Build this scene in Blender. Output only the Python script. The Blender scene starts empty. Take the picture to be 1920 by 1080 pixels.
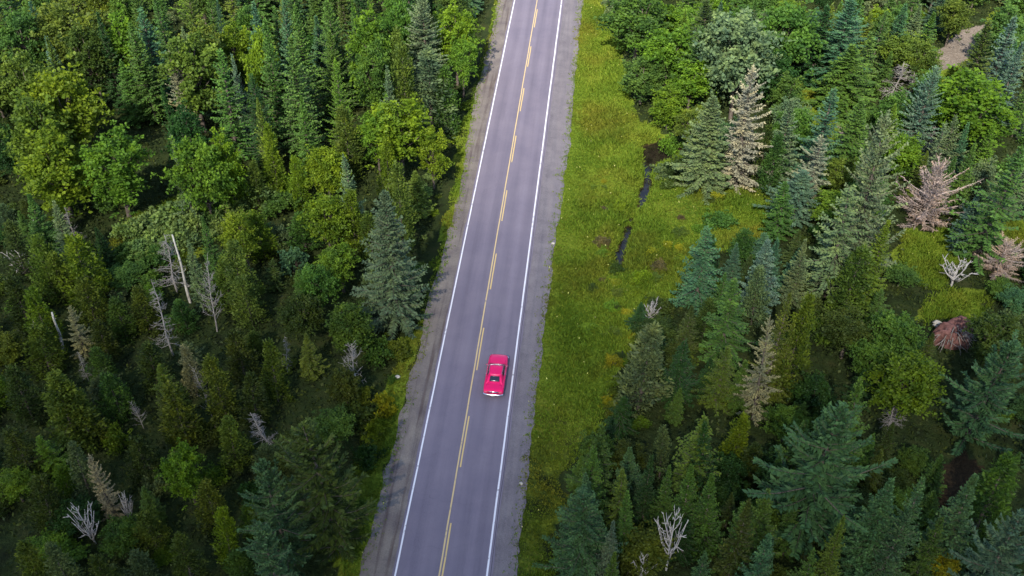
import bpy, math, random
import numpy as np
from mathutils import Vector

rad = math.radians
RNG = np.random.default_rng(11)
random.seed(11)
scene = bpy.context.scene
col = scene.collection

# ------------------------------------------------------------------ camera
FPX, CAMH = 1950.0, 69.8                      # focal length in photo pixels, drone height
PITCH = math.atan(1671.0 / FPX)               # horizon lies 1671 px above the picture centre
YAW = rad(5.34)                               # the road vanishes 240 px right of the axis
CAM = np.array([9.89, 0.0, CAMH])
FWD = np.array([-math.sin(YAW)*math.cos(PITCH), math.cos(YAW)*math.cos(PITCH), -math.sin(PITCH)])
RGT = np.array([math.cos(YAW), math.sin(YAW), 0.0])
UPV = np.cross(RGT, FWD)
cam_data = bpy.data.cameras.new('camera')
cam_data.sensor_width = 36.0
cam_data.lens = 36.0 * FPX / 1920.0
cam_data.clip_start, cam_data.clip_end = 0.5, 6000
cam = bpy.data.objects.new('camera', cam_data)
col.objects.link(cam)
cam.location = CAM
cam.rotation_euler = (math.pi/2 - PITCH, 0, YAW)
scene.camera = cam

# ------------------------------------------------------------------ light
SUN_EL = rad(44)
SHADOW = np.array([0.15, 0.9887])              # direction in which shadows fall on the ground
world = bpy.data.worlds.new('World')
scene.world = world
world.use_nodes = True
nt = world.node_tree
sky = nt.nodes.new('ShaderNodeTexSky')
sky.sky_type = 'NISHITA'
sky.sun_disc = False
sky.sun_elevation = SUN_EL
sky.sun_rotation = math.atan2(-SHADOW[0], -SHADOW[1])
sky.air_density, sky.dust_density, sky.ozone_density = 1.0, 0.6, 1.0
bgn = nt.nodes['Background']
nt.links.new(sky.outputs[0], bgn.inputs[0])
bgn.inputs[1].default_value = 0.15
sun_data = bpy.data.lights.new('sun', 'SUN')
sun_data.energy, sun_data.angle, sun_data.color = 4.0, rad(0.8), (1.0, 0.95, 0.85)
sun = bpy.data.objects.new('sun', sun_data)
col.objects.link(sun)
SUND = Vector((SHADOW[0]*math.cos(SUN_EL), SHADOW[1]*math.cos(SUN_EL), -math.sin(SUN_EL)))
sun.rotation_euler = SUND.to_track_quat('-Z', 'Y').to_euler()
vs = scene.view_settings
vs.view_transform, vs.look, vs.exposure, vs.gamma = 'Standard', 'None', 1.12, 1.0
scene.render.engine = 'CYCLES'
cy = scene.cycles
cy.use_denoising = True
cy.max_bounces, cy.diffuse_bounces, cy.glossy_bounces = 6, 3, 2
cy.transmission_bounces, cy.transparent_max_bounces, cy.volume_bounces = 4, 8, 1
cy.sample_clamp_indirect = 4.0

# ------------------------------------------------------------------ helpers
def at(x, y, z=0.0):
    """photo pixel -> the point where its ray meets the height z"""
    d = RGT*(x-960) + UPV*(540-y) + FWD*FPX
    return CAM + d*((z-CAMH)/d[2])

def pxm(y):                                   # photo pixels per metre on the ground at row y
    return (y + 1131) * 0.01088

def vnoise(x, y, s=1.0, seed=0):
    """cheap smooth value noise, about -1..1, numpy arrays"""
    x = np.asarray(x, float)/s; y = np.asarray(y, float)/s
    xi, yi = np.floor(x), np.floor(y)
    fx, fy = x-xi, y-yi
    fx, fy = fx*fx*(3-2*fx), fy*fy*(3-2*fy)
    def hsh(a, b):
        v = np.sin(a*127.1 + b*311.7 + seed*74.7)*43758.5453
        return (v-np.floor(v))*2-1
    return ((hsh(xi, yi)*(1-fx)+hsh(xi+1, yi)*fx)*(1-fy) + (hsh(xi, yi+1)*(1-fx)+hsh(xi+1, yi+1)*fx)*fy)

def inpoly(px, py, poly):
    px = np.asarray(px, float); py = np.asarray(py, float)
    inside = np.zeros(px.shape, bool)
    n = len(poly)
    for i in range(n):
        x1, y1 = poly[i]; x2, y2 = poly[(i+1) % n]
        if y1 == y2: continue
        c = ((y1 > py) != (y2 > py)) & (px < (x2-x1)*(py-y1)/(y2-y1)+x1)
        inside ^= c
    return inside

def gpoly(pts):                               # photo polygon -> ground polygon
    return [tuple(at(x, y)[:2]) for x, y in pts]

def mesh_arrays(name, V, quads=None, tris=None, tone=None, smooth=False):
    V = np.asarray(V, np.float32)
    me = bpy.data.meshes.new(name)
    nq = 0 if quads is None else len(quads)
    ntr = 0 if tris is None else len(tris)
    idx = []
    if nq: idx.append(np.asarray(quads, np.int32).ravel())
    if ntr: idx.append(np.asarray(tris, np.int32).ravel())
    idx = np.concatenate(idx)
    me.vertices.add(len(V)); me.vertices.foreach_set('co', V.ravel())
    me.loops.add(len(idx)); me.loops.foreach_set('vertex_index', idx)
    me.polygons.add(nq+ntr)
    starts = np.concatenate([np.arange(nq)*4, nq*4+np.arange(ntr)*3]).astype(np.int32)
    me.polygons.foreach_set('loop_start', starts)
    if smooth: me.polygons.foreach_set('use_smooth', np.ones(nq+ntr, bool))
    me.update(calc_edges=True)
    if tone is not None:
        a = me.attributes.new('tone', 'FLOAT', 'POINT')
        a.data.foreach_set('value', np.asarray(tone, np.float32))
    return me

class Geo:
    """collects tubes, boxes and free quads for one mesh"""
    def __init__(s): s.V, s.Q, s.T, s.n = [], [], [], 0
    def add(s, V, Q=None, T=None):
        V = np.asarray(V, float)
        if Q is not None and len(Q): s.Q.append(np.asarray(Q)+s.n)
        if T is not None and len(T): s.T.append(np.asarray(T)+s.n)
        s.V.append(V); s.n += len(V)
    def tube(s, pts, radii, sides=5, cap=True):
        pts = np.asarray(pts, float); m = len(pts)
        V = []
        for i in range(m):
            d = pts[min(i+1, m-1)] - pts[max(i-1, 0)]
            d = d/(np.linalg.norm(d)+1e-9)
            a = np.cross(d, [0.3, 0.9, 0.2] if abs(d[2]) > .8 else [0, 0, 1.0]); a /= np.linalg.norm(a)+1e-9
            b = np.cross(d, a)
            for k in range(sides):
                t = 2*math.pi*k/sides
                V.append(pts[i] + radii[i]*(a*math.cos(t)+b*math.sin(t)))
        Q = [(i*sides+k, i*sides+(k+1) % sides, (i+1)*sides+(k+1) % sides, (i+1)*sides+k) for i in range(m-1) for k in range(sides)]
        T = []
        if cap:
            V.append(pts[-1]); c = len(V)-1
            T = [((m-1)*sides+k, (m-1)*sides+(k+1) % sides, c) for k in range(sides)]
        s.add(V, Q, T)
    def box(s, c, d):
        c = np.asarray(c, float); d = np.asarray(d, float)/2
        V = [c+d*np.array([sx, sy, sz]) for sz in (-1, 1) for sy in (-1, 1) for sx in (-1, 1)]
        s.add(V, [(0, 2, 3, 1), (4, 5, 7, 6), (0, 1, 5, 4), (2, 6, 7, 3), (0, 4, 6, 2), (1, 3, 7, 5)])
    def mesh(s, name, smooth=False):
        return mesh_arrays(name, np.concatenate(s.V), np.concatenate(s.Q) if s.Q else None,
                           np.concatenate(s.T) if s.T else None, smooth=smooth)

def link(name, mesh, mat=None, parent=None, kind=None, label=None, cat=None, group=None):
    o = bpy.data.objects.new(name, mesh)
    col.objects.link(o)
    if mat is not None and mesh is not None and not mesh.materials: mesh.materials.append(mat)
    if parent is not None: o.parent = parent
    if kind: o['kind'] = kind
    if label: o['label'] = label
    if cat: o['category'] = cat
    if group: o['group'] = group
    return o

# ------------------------------------------------------------------ materials
def new_mat(name):
    m = bpy.data.materials.new(name); m.use_nodes = True
    n = m.node_tree.nodes; n.clear()
    out = n.new('ShaderNodeOutputMaterial')
    return m, n, m.node_tree.links, out

def ramp(n, stops, interp='LINEAR'):
    r = n.new('ShaderNodeValToRGB'); r.color_ramp.interpolation = interp
    e = r.color_ramp.elements
    while len(e) < len(stops): e.new(0.5)
    for k, (p, c) in enumerate(stops):
        e[k].position = p; e[k].color = (*c, 1) if len(c) == 3 else c
    return r

def noise(n, l, vec, scale, detail=4, rough=.55, dist=0.0):
    t = n.new('ShaderNodeTexNoise')
    t.inputs['Scale'].default_value = scale; t.inputs['Detail'].default_value = detail
    t.inputs['Roughness'].default_value = rough; t.inputs['Distortion'].default_value = dist
    if vec is not None: l.new(vec, t.inputs['Vector'])
    return t

def mix(n, l, fac, a, b, mode='MIX'):
    m = n.new('ShaderNodeMix'); m.data_type = 'RGBA'; m.blend_type = mode
    for sock, v in ((m.inputs[0], fac), (m.inputs[6], a), (m.inputs[7], b)):
        if hasattr(v, 'is_output'): l.new(v, sock)
        elif isinstance(v, (int, float)): sock.default_value = v
        else: sock.default_value = (*v, 1)
    return m.outputs[2]

def math_node(n, l, op, a, b=0.0, clamp=False):
    m = n.new('ShaderNodeMath'); m.operation = op; m.use_clamp = clamp
    for sock, v in ((m.inputs[0], a), (m.inputs[1], b)):
        if hasattr(v, 'is_output'): l.new(v, sock)
        else: sock.default_value = v
    return m.outputs[0]

def principled(n, rough=.6, spec=.3, metal=0.0):
    b = n.new('ShaderNodeBsdfPrincipled')
    b.inputs['Roughness'].default_value = rough
    b.inputs['Specular IOR Level'].default_value = spec
    b.inputs['Metallic'].default_value = metal
    return b

def plain(name, c, rough=.5, spec=.4, metal=0.0, vary=0.15, scale=6.0, coat=0.0):
    m, n, l, out = new_mat(name)
    b = principled(n, rough, spec, metal)
    tc = n.new('ShaderNodeTexCoord')
    t = noise(n, l, tc.outputs['Object'], scale)
    r = ramp(n, [(.3, tuple(v*(1-vary) for v in c)), (.7, tuple(min(1, v*(1+vary)) for v in c))])
    l.new(t.outputs['Fac'], r.inputs[0]); l.new(r.outputs[0], b.inputs['Base Color'])
    if coat: b.inputs['Coat Weight'].default_value = coat; b.inputs['Coat Roughness'].default_value = .05
    l.new(b.outputs[0], out.inputs[0])
    return m

def foliage_mat(name, transl=.25, rough=.55, patch=.35):
    """leaf colour = the tree's own object colour, varied by leaf and by patch"""
    m, n, l, out = new_mat(name)
    oi = n.new('ShaderNodeObjectInfo')
    at_ = n.new('ShaderNodeAttribute'); at_.attribute_name = 'tone'
    geo = n.new('ShaderNodeNewGeometry')
    t = noise(n, l, geo.outputs['Position'], .55, 3)
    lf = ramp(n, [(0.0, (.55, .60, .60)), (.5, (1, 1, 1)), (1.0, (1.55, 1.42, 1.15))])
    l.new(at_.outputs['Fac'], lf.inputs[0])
    pt = ramp(n, [(.35, (1-patch, 1-patch*.8, 1-patch*.5)), (.65, (1+patch, 1+patch*.7, 1.0))])
    l.new(t.outputs['Fac'], pt.inputs[0])
    c = mix(n, l, 1.0, oi.outputs['Color'], lf.outputs[0], 'MULTIPLY')
    c = mix(n, l, 1.0, c, pt.outputs[0], 'MULTIPLY')
    b = principled(n, rough, .18)
    l.new(c, b.inputs['Base Color'])
    tr = n.new('ShaderNodeBsdfTranslucent'); l.new(c, tr.inputs['Color'])
    ms = n.new('ShaderNodeMixShader'); ms.inputs[0].default_value = transl
    l.new(b.outputs[0], ms.inputs[1]); l.new(tr.outputs[0], ms.inputs[2])
    l.new(ms.outputs[0], out.inputs[0])
    return m

M = {}
M['leaf'] = foliage_mat('broadleaf_foliage', .34)
M['needle'] = foliage_mat('needle_foliage', .10, .6, .22)
M['herb'] = foliage_mat('herb_foliage', .22, .6, .45)

def bark_mat(name, a, b2, scale):
    m, n, l, out = new_mat(name)
    tc = n.new('ShaderNodeTexCoord')
    mp = n.new('ShaderNodeMapping'); mp.inputs['Scale'].default_value = (3, 3, .7)
    l.new(tc.outputs['Object'], mp.inputs[0])
    t = noise(n, l, mp.outputs[0], scale, 6, .65)
    r = ramp(n, [(.35, a), (.65, b2)])
    l.new(t.outputs['Fac'], r.inputs[0])
    b = principled(n, .85, .15); l.new(r.outputs[0], b.inputs['Base Color'])
    bp = n.new('ShaderNodeBump'); bp.inputs['Strength'].default_value = .6; l.new(t.outputs['Fac'], bp.inputs['Height'])
    l.new(bp.outputs[0], b.inputs['Normal']); l.new(b.outputs[0], out.inputs[0])
    return m
M['bark'] = bark_mat('grey_brown_bark', (.05, .04, .033), (.16, .13, .105), 4)
M['birch'] = bark_mat('birch_bark', (.22, .2, .17), (.62, .58, .50), 3)
M['deadwood'] = bark_mat('bleached_deadwood', (.15, .13, .115), (.35, .32, .29), 4)
M['palewood'] = bark_mat('weathered_white_wood', (.26, .23, .21), (.56, .52, .48), 4)
M['pinkwood'] = bark_mat('pinkish_deadwood', (.34, .25, .21), (.62, .52, .46), 4)

# ground
def ground_mat():
    m, n, l, out = new_mat('woodland_ground')
    geo = n.new('ShaderNodeNewGeometry'); pos = geo.outputs['Position']
    za = n.new('ShaderNodeAttribute'); za.attribute_name = 'zone'
    sep = n.new('ShaderNodeSeparateColor'); l.new(za.outputs['Color'], sep.inputs[0])
    big, mid, fine = noise(n, l, pos, .09, 4), noise(n, l, pos, .5, 5, .6), noise(n, l, pos, 3.5, 5, .65)
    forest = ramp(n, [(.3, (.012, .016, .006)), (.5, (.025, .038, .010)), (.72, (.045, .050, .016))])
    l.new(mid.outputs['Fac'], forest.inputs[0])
    g1 = ramp(n, [(.30, (.085, .130, .012)), (.5, (.130, .185, .016)), (.70, (.185, .230, .022))])
    l.new(mid.outputs['Fac'], g1.inputs[0])
    g2 = ramp(n, [(.3, (.085, .100, .012)), (.7, (.170, .175, .022))])
    l.new(fine.outputs['Fac'], g2.inputs[0])
    sel = ramp(n, [(.48, (0, 0, 0)), (.64, (.8, .8, .8))]); l.new(big.outputs['Fac'], sel.inputs[0])
    grass = mix(n, l, sel.outputs[0], g1.outputs[0], g2.outputs[0])
    spk = ramp(n, [(.35, (.65, .68, .6)), (.65, (1.25, 1.22, 1.2))]); l.new(fine.outputs['Fac'], spk.inputs[0])
    grass = mix(n, l, 1.0, grass, spk.outputs[0], 'MULTIPLY')
    dirt = ramp(n, [(.3, (.13, .10, .075)), (.7, (.25, .205, .165))]); l.new(fine.outputs['Fac'], dirt.inputs[0])
    mud_and_shade = ramp(n, [(.3, (.020, .013, .007)), (.7, (.045, .030, .014))]); l.new(fine.outputs['Fac'], mud_and_shade.inputs[0])
    def edge(s):
        v = math_node(n, l, 'ADD', s, math_node(n, l, 'MULTIPLY', math_node(n, l, 'SUBTRACT', mid.outputs['Fac'], .5), .9))
        r = ramp(n, [(.35, (0, 0, 0)), (.65, (1, 1, 1))]); l.new(v, r.inputs[0]); return r.outputs[0]
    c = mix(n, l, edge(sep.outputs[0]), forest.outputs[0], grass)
    c = mix(n, l, edge(sep.outputs[1]), c, dirt.outputs[0])
    c = mix(n, l, edge(sep.outputs[2]), c, mud_and_shade.outputs[0])
    b = principled(n, .95, .1); l.new(c, b.inputs['Base Color'])
    bp = n.new('ShaderNodeBump'); bp.inputs['Strength'].default_value = .8; bp.inputs['Distance'].default_value = .25
    l.new(fine.outputs['Fac'], bp.inputs['Height']); l.new(bp.outputs[0], b.inputs['Normal'])
    l.new(b.outputs[0], out.inputs[0])
    return m
M['ground'] = ground_mat()

def asphalt_mat():
    m, n, l, out = new_mat('worn_asphalt')
    geo = n.new('ShaderNodeNewGeometry'); pos = geo.outputs['Position']
    mp = n.new('ShaderNodeMapping'); mp.inputs['Scale'].default_value = (1.1, .035, 1); l.new(pos, mp.inputs[0])
    streak = noise(n, l, mp.outputs[0], 1.4, 5, .6)
    fine = noise(n, l, pos, 22, 4, .7); blot = noise(n, l, pos, .22, 5, .6)
    r = ramp(n, [(.25, (.143, .123, .152)), (.5, (.167, .143, .176)), (.75, (.184, .159, .194))])
    l.new(streak.outputs['Fac'], r.inputs[0])
    fr = ramp(n, [(.3, (.82, .82, .82)), (.7, (1.16, 1.16, 1.16))]); l.new(fine.outputs['Fac'], fr.inputs[0])
    br = ramp(n, [(.35, (.90, .90, .93)), (.65, (1.06, 1.05, 1.04))]); l.new(blot.outputs['Fac'], br.inputs[0])
    c = mix(n, l, 1.0, r.outputs[0], fr.outputs[0], 'MULTIPLY')
    c = mix(n, l, 1.0, c, br.outputs[0], 'MULTIPLY')
    sx = n.new('ShaderNodeSeparateXYZ'); l.new(pos, sx.inputs[0])
    wpn = math_node(n, l, 'SINE', math_node(n, l, 'ADD', math_node(n, l, 'MULTIPLY', sx.outputs[0], 3.55), math_node(n, l, 'MULTIPLY', blot.outputs['Fac'], 1.2)))
    wr_ = ramp(n, [(.0, (.93, .93, .94)), (1.0, (1.06, 1.055, 1.05))]); l.new(math_node(n, l, 'ADD', math_node(n, l, 'MULTIPLY', wpn, .5), .5), wr_.inputs[0])
    c = mix(n, l, 1.0, c, wr_.outputs[0], 'MULTIPLY')
    # hairline cracks
    vo = n.new('ShaderNodeTexVoronoi'); vo.feature = 'DISTANCE_TO_EDGE'; vo.inputs['Scale'].default_value = .16
    wp = noise(n, l, pos, .8, 4); wv = mix(n, l, .75, pos, wp.outputs['Color'], 'ADD'); l.new(wv, vo.inputs['Vector'])
    cr = ramp(n, [(.001, (.88, .88, .88)), (.004, (1, 1, 1))]); l.new(vo.outputs['Distance'], cr.inputs[0])
    c = mix(n, l, 1.0, c, cr.outputs[0], 'MULTIPLY')
    b = principled(n, .88, .25); l.new(c, b.inputs['Base Color'])
    bp = n.new('ShaderNodeBump'); bp.inputs['Strength'].default_value = .25; bp.inputs['Distance'].default_value = .02
    l.new(fine.outputs['Fac'], bp.inputs['Height']); l.new(bp.outputs[0], b.inputs['Normal'])
    l.new(b.outputs[0], out.inputs[0])
    return m
M['asphalt'] = asphalt_mat()

def gravel_mat(name, lo, hi, rut):
    m, n, l, out = new_mat(name)
    geo = n.new('ShaderNodeNewGeometry'); pos = geo.outputs['Position']
    mp = n.new('ShaderNodeMapping'); mp.inputs['Scale'].default_value = (1.6, .07, 1); l.new(pos, mp.inputs[0])
    streak = noise(n, l, mp.outputs[0], 1.1, 4, .55); fine = noise(n, l, pos, 9, 6, .75); blot = noise(n, l, pos, .5, 4)
    r = ramp(n, [(.32, lo), (.68, hi)]); l.new(blot.outputs['Fac'], r.inputs[0])
    s = ramp(n, [(.34, rut), (.48, (1, 1, 1)), (.7, (1.1, 1.08, 1.05))]); l.new(streak.outputs['Fac'], s.inputs[0])
    f = ramp(n, [(.3, (.72, .72, .72)), (.7, (1.25, 1.25, 1.25))]); l.new(fine.outputs['Fac'], f.inputs[0])
    c = mix(n, l, 1.0, r.outputs[0], s.outputs[0], 'MULTIPLY'); c = mix(n, l, 1.0, c, f.outputs[0], 'MULTIPLY')
    b = principled(n, .95, .12); l.new(c, b.inputs['Base Color'])
    bp = n.new('ShaderNodeBump'); bp.inputs['Strength'].default_value = .7; bp.inputs['Distance'].default_value = .05
    l.new(fine.outputs['Fac'], bp.inputs['Height']); l.new(bp.outputs[0], b.inputs['Normal'])
    l.new(b.outputs[0], out.inputs[0])
    return m
M['gravel_r'] = gravel_mat('grey_gravel', (.145, .127, .138), (.190, .167, .174), (.88, .88, .90))
M['gravel_l'] = gravel_mat('brown_gravel', (.130, .108, .104), (.200, .170, .146), (.64, .58, .58))

def paint_mat(name, c, wear, under=(.15, .14, .155)):
    m, n, l, out = new_mat(name)
    geo = n.new('ShaderNodeNewGeometry')
    t = noise(n, l, geo.outputs['Position'], 1.3, 6, .7)
    r = ramp(n, [(wear-.06, under), (wear+.05, c)]); l.new(t.outputs['Fac'], r.inputs[0])
    b = principled(n, .7, .3); l.new(r.outputs[0], b.inputs['Base Color']); l.new(b.outputs[0], out.inputs[0])
    return m
M['white_paint'] = paint_mat('white_road_paint', (.70, .67, .70), .36)
M['yellow_paint'] = paint_mat('yellow_road_paint', (.60, .42, .16), .34)
M['yellow_worn'] = paint_mat('worn_yellow_road_paint', (.58, .42, .20), .36)
M['seam'] = plain('dark_asphalt_seam', (.072, .066, .078), .9, .2)

def water_mat():
    m, n, l, out = new_mat('dark_ditch_water')
    geo = n.new('ShaderNodeNewGeometry')
    t = noise(n, l, geo.outputs['Position'], 1.2, 4)
    r = ramp(n, [(.4, (.010, .008, .006)), (.7, (.028, .022, .014))]); l.new(t.outputs['Fac'], r.inputs[0])
    b = principled(n, .08, .5); l.new(r.outputs[0], b.inputs['Base Color'])
    bp = n.new('ShaderNodeBump'); bp.inputs['Strength'].default_value = .05; l.new(t.outputs['Fac'], bp.inputs['Height'])
    l.new(bp.outputs[0], b.inputs['Normal']); l.new(b.outputs[0], out.inputs[0])
    return m
M['water'] = water_mat()

# ------------------------------------------------------------------ terrain
EDGE_L, EDGE_R = -3.57, 3.57                  # white edge lines
def shoulder_l(y): return -5.85 + .22*vnoise(y, 3.1, 6, 3) + .20*vnoise(y, 1.1, 1.7, 4) + .12*vnoise(y, 4.4, .7, 14) - .25*np.clip((70-np.asarray(y))/15, 0, 1) + .65*np.clip(1-np.abs(np.asarray(y)-96)/20, 0, 1)
def shoulder_r(y): return 5.75 + .16*vnoise(y, 7.7, 6, 5) + .16*vnoise(y, 2.1, 1.5, 6) + .12*vnoise(y, 9.1, .6, 15) + .85*np.clip((np.asarray(y)-62)/50, 0, 1)

STREAM = [(tuple(at(x, y)[:2]), w) for x, y, w in ((1256, 258, 1.5), (1236, 272, 2.1), (1222, 292, .9), (1218, 315, .42), (1214, 338, .40), (1207, 358, .30),
          (1197, 380, .12), (1184, 398, .45), (1178, 420, .16), (1171, 445, .16), (1163, 472, .55), (1158, 492, .2))]
def stream_d(x, y):
    """distance to the stream's centre line minus its half width"""
    x = np.asarray(x, float); y = np.asarray(y, float)
    best = np.full(x.shape, 1e9)
    for (p, wp), (q, wq) in zip(STREAM[:-1], STREAM[1:]):
        dx, dy = q[0]-p[0], q[1]-p[1]; L2 = dx*dx+dy*dy
        t = np.clip(((x-p[0])*dx+(y-p[1])*dy)/L2, 0, 1)
        d = np.hypot(x-p[0]-t*dx, y-p[1]-t*dy) - (wp+t*(wq-wp))
        best = np.minimum(best, d)
    return best + .34*vnoise(x, y, 1.3, 81) + .15*vnoise(x, y, .5, 82)

def ground_z(x, y):
    x = np.asarray(x, float); y = np.asarray(y, float)
    far = np.clip((np.hypot(x, y-95)-170)/400, 0, 1)
    und = .35*vnoise(x, y, 14, 1) + .14*vnoise(x, y, 4.2, 2) + 6*far*vnoise(x, y, 180, 9)
    out = np.where(x < 0, -x+shoulder_l(y), x-shoulder_r(y))        # metres outside the gravel
    ditch = -.75*np.exp(-((out-3.2)/1.9)**2)
    blend = np.clip(out/7, 0, 1)
    z = np.where(out < 0, -.16-.16*np.clip(-out/1.5, 0, 1), -.16 + ditch + blend*(und-.15) - .35*np.clip(out/3, 0, 1)*(1-blend) + .07*vnoise(x, y, 1.3, 8)*np.clip(out, 0, 1))
    sd = stream_d(x, y)
    k = np.clip(1-sd/1.6, 0, 1)**1.5
    z = z*(1-k) + k*(-1.25 - .25*np.clip(-sd/.5, 0, 1))
    return z
WATER_Z = -1.21

MEADOWS = [gpoly(p) for p in (
    [(1085, -40), (1150, -40), (1160, 80), (1178, 150), (1195, 225), (1262, 245), (1300, 345), (1420, 350), (1470, 395), (1440, 440), (1340, 470),
     (1290, 530), (1190, 610), (1145, 700), (1120, 800), (1060, 880), (1045, 1000), (1045, 1130), (940, 1130)],
    [(1490, 145), (1535, 130), (1600, 200), (1600, 260), (1560, 300), (1500, 230)],
    [(1745, 165), (1800, 90), (1850, 40), (1870, 20), (1900, 60), (1820, 180), (1800, 210), (1770, 215)],
    [(1560, 320), (1620, 290), (1640, 330), (1570, 350)],
    [(1690, 430), (1760, 420), (1900, 400), (1940, 420), (1930, 450), (1800, 480), (1760, 540), (1690, 510)],
    [(1740, 545), (1860, 540), (1850, 600), (1730, 600)],
    [(205, 455), (240, 415), (300, 375), (400, 350), (470, 380), (370, 470), (250, 500)],
    [(870, 210), (915, 90), (945, 20), (1000, 20), (960, 250), (860, 480), (800, 640), (740, 830), (680, 1100), (620, 1100), (690, 780), (760, 640), (815, 540)],
)]
DIRTS = [gpoly(p) for p in ([(1755, 95), (1800, 55), (1850, 45), (1845, 85), (1800, 120), (1765, 130)], [(1905, 225), (1940, 225), (1940, 280), (1910, 280)],
         [(1570, 230), (1590, 240), (1600, 300), (1575, 300)], [(1740, 870), (1830, 830), (1850, 900), (1760, 950)])]
def spaced(lo, hi, step, lo2, hi2, n):
    f = np.arange(lo, hi+.01, step)
    a = lo - (lo-lo2)*(np.linspace(0, 1, n+1)[1:]**2.2); b = hi + (hi2-hi)*(np.linspace(0, 1, n+1)[1:]**2.2)
    return np.concatenate([a[::-1], f, b])
gx = spaced(-96, 92, .55, -3000, 3000, 16)
gy = spaced(34, 172, .55, -2500, 4000, 16)
GX, GY = np.meshgrid(gx, gy)
fx, fy = GX.ravel(), GY.ravel()
V = np.stack([fx, fy, ground_z(fx, fy)], 1)
nx, ny = len(gx), len(gy)
ii = (np.arange(ny-1)[:, None]*nx + np.arange(nx-1)[None, :]).ravel()
me = mesh_arrays('ground', V, np.stack([ii, ii+1, ii+nx+1, ii+nx], 1), smooth=True)
meadow = np.zeros(len(fx)); dirt = np.zeros(len(fx))
jx, jy = fx+1.0*vnoise(fx, fy, 3, 21), fy+1.0*vnoise(fx, fy, 3, 22)
for p in MEADOWS: meadow[inpoly(jx, jy, p)] = 1
meadow *= 1-.55*np.clip((73-fy+4*vnoise(fx, fy, 6, 23))/14, 0, 1)*(fx > 0)      # near verge darkened: shade baked into the zone colour
for p in DIRTS[:3]: dirt[inpoly(jx, jy, p)] = 1
mud_and_shade = np.clip(1-stream_d(fx, fy)/.35, 0, 1)
mud_and_shade[inpoly(jx, jy, DIRTS[3])] = .8  # bare earth here takes the mud colour, its shade painted in
ca = me.attributes.new('zone', 'FLOAT_COLOR', 'POINT')
ca.data.foreach_set('color', np.stack([meadow, dirt, mud_and_shade, np.ones(len(fx))], 1).astype(np.float32).ravel())
link('ground', me, M['ground'], kind='structure', label='uneven woodland ground with grassy verges beside the road')

# stream water: a strip that follows the carved channel
g = Geo(); P = [p for p, w in STREAM]; W = [w for p, w in STREAM]
VV = []
for i, (p, w) in enumerate(STREAM):
    a, b = P[max(i-1, 0)], P[min(i+1, len(P)-1)]
    d = np.array([b[0]-a[0], b[1]-a[1]]); d /= np.linalg.norm(d); nrm = np.array([-d[1], d[0]])
    for s in (-1, 1): VV.append((*(np.array(p)+nrm*s*(w+.55)), WATER_Z))
g.add(VV, [(2*i, 2*i+1, 2*i+3, 2*i+2) for i in range(len(P)-1)])
link('stream_water', g.mesh('stream_water'), M['water'], kind='structure', label='dark narrow stream and puddle in the grassy verge')

# ------------------------------------------------------------------ road
Y0, Y1 = -60.0, 420.0
ys = np.concatenate([np.arange(Y0, 36, 8), np.arange(36, 172, .4), np.arange(172, Y1+1, 8)])
def road_z(x): return .06 - .018*np.abs(x)
def strip(name, x0f, x1f, z0f, z1f, mat, parent=None, kind=None, label=None, cuts=4, yy=ys):
    V, Q = [], []
    x0, x1 = x0f(yy)+0*yy, x1f(yy)+0*yy
    for k in range(cuts+1):
        t = k/cuts; x = x0*(1-t)+x1*t
        V.append(np.stack([x, yy, z0f(x)*(1-t)+z1f(x)*t], 1))
    m_ = len(yy)
    V = np.concatenate(V)
    for k in range(cuts):
        i = np.arange(m_-1)
        Q.append(np.stack([k*m_+i, (k+1)*m_+i, (k+1)*m_+i+1, k*m_+i+1], 1))
    return link(name, mesh_arrays(name, V, np.concatenate(Q), smooth=True), mat, parent, kind, label)
PAVE_L, PAVE_R = -3.82, 3.98
def pave_r(y): return PAVE_R + .05*vnoise(y, 0, 2.5, 31) + .03*vnoise(y, 0, .8, 32)
def pave_l(y): return PAVE_L - .06*vnoise(y, 5, 2.5, 33) - .04*vnoise(y, 0, .8, 34)
road = strip('road', pave_l, pave_r, road_z, road_z, M['asphalt'], kind='structure', label='two-lane grey asphalt road with painted lines', cuts=10)
def gz(x): return road_z(x)-.03
strip('gravel_shoulder', lambda y: pave_r(y)-.12, lambda y: shoulder_r(y)+.15, lambda x: .06-.018*x-.03, lambda x: 0*x-.15, M['gravel_r'], kind='structure', label='pale grey gravel shoulder along the stream side', cuts=5)
strip('gravel_shoulder', lambda y: shoulder_l(y)-.15, lambda y: pave_l(y)+.12, lambda x: 0*x-.15, lambda x: .06+.018*x-.03, M['gravel_l'], kind='structure', label='brownish rutted gravel shoulder across from the stream', cuts=5)
def line(name, xc, w, y0, y1, mat, dz=.004, wob=.012):
    yy = np.arange(y0, y1+.01, .6)
    if yy[-1] < y1-.05: yy = np.append(yy, y1)
    return strip(name, lambda y: xc-w/2+wob*vnoise(y, xc*3, 3.0, 41)+.006*vnoise(y, 0, .5, 42), lambda y: xc+w/2+wob*vnoise(y, xc*3, 3.0, 41)+.006*vnoise(y, 3, .5, 43),
                 lambda x: road_z(x)+dz, lambda x: road_z(x)+dz, mat, road, cuts=1, yy=yy)
line('edge_line', EDGE_L, .14, -20, 300, M['white_paint'])
line('edge_line', EDGE_R, .15, -20, 300, M['white_paint'])
line('centre_line', -.14, .12, -20, 300, M['yellow_worn'])
for k in range(-5, 20):
    line('centre_dash', .11, .12, 57.1+11.76*k, 63.0+11.76*k, M['yellow_paint'])
line('asphalt_seam', 3.85, .05, -20, 300, M['seam'], .004, .05)

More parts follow.
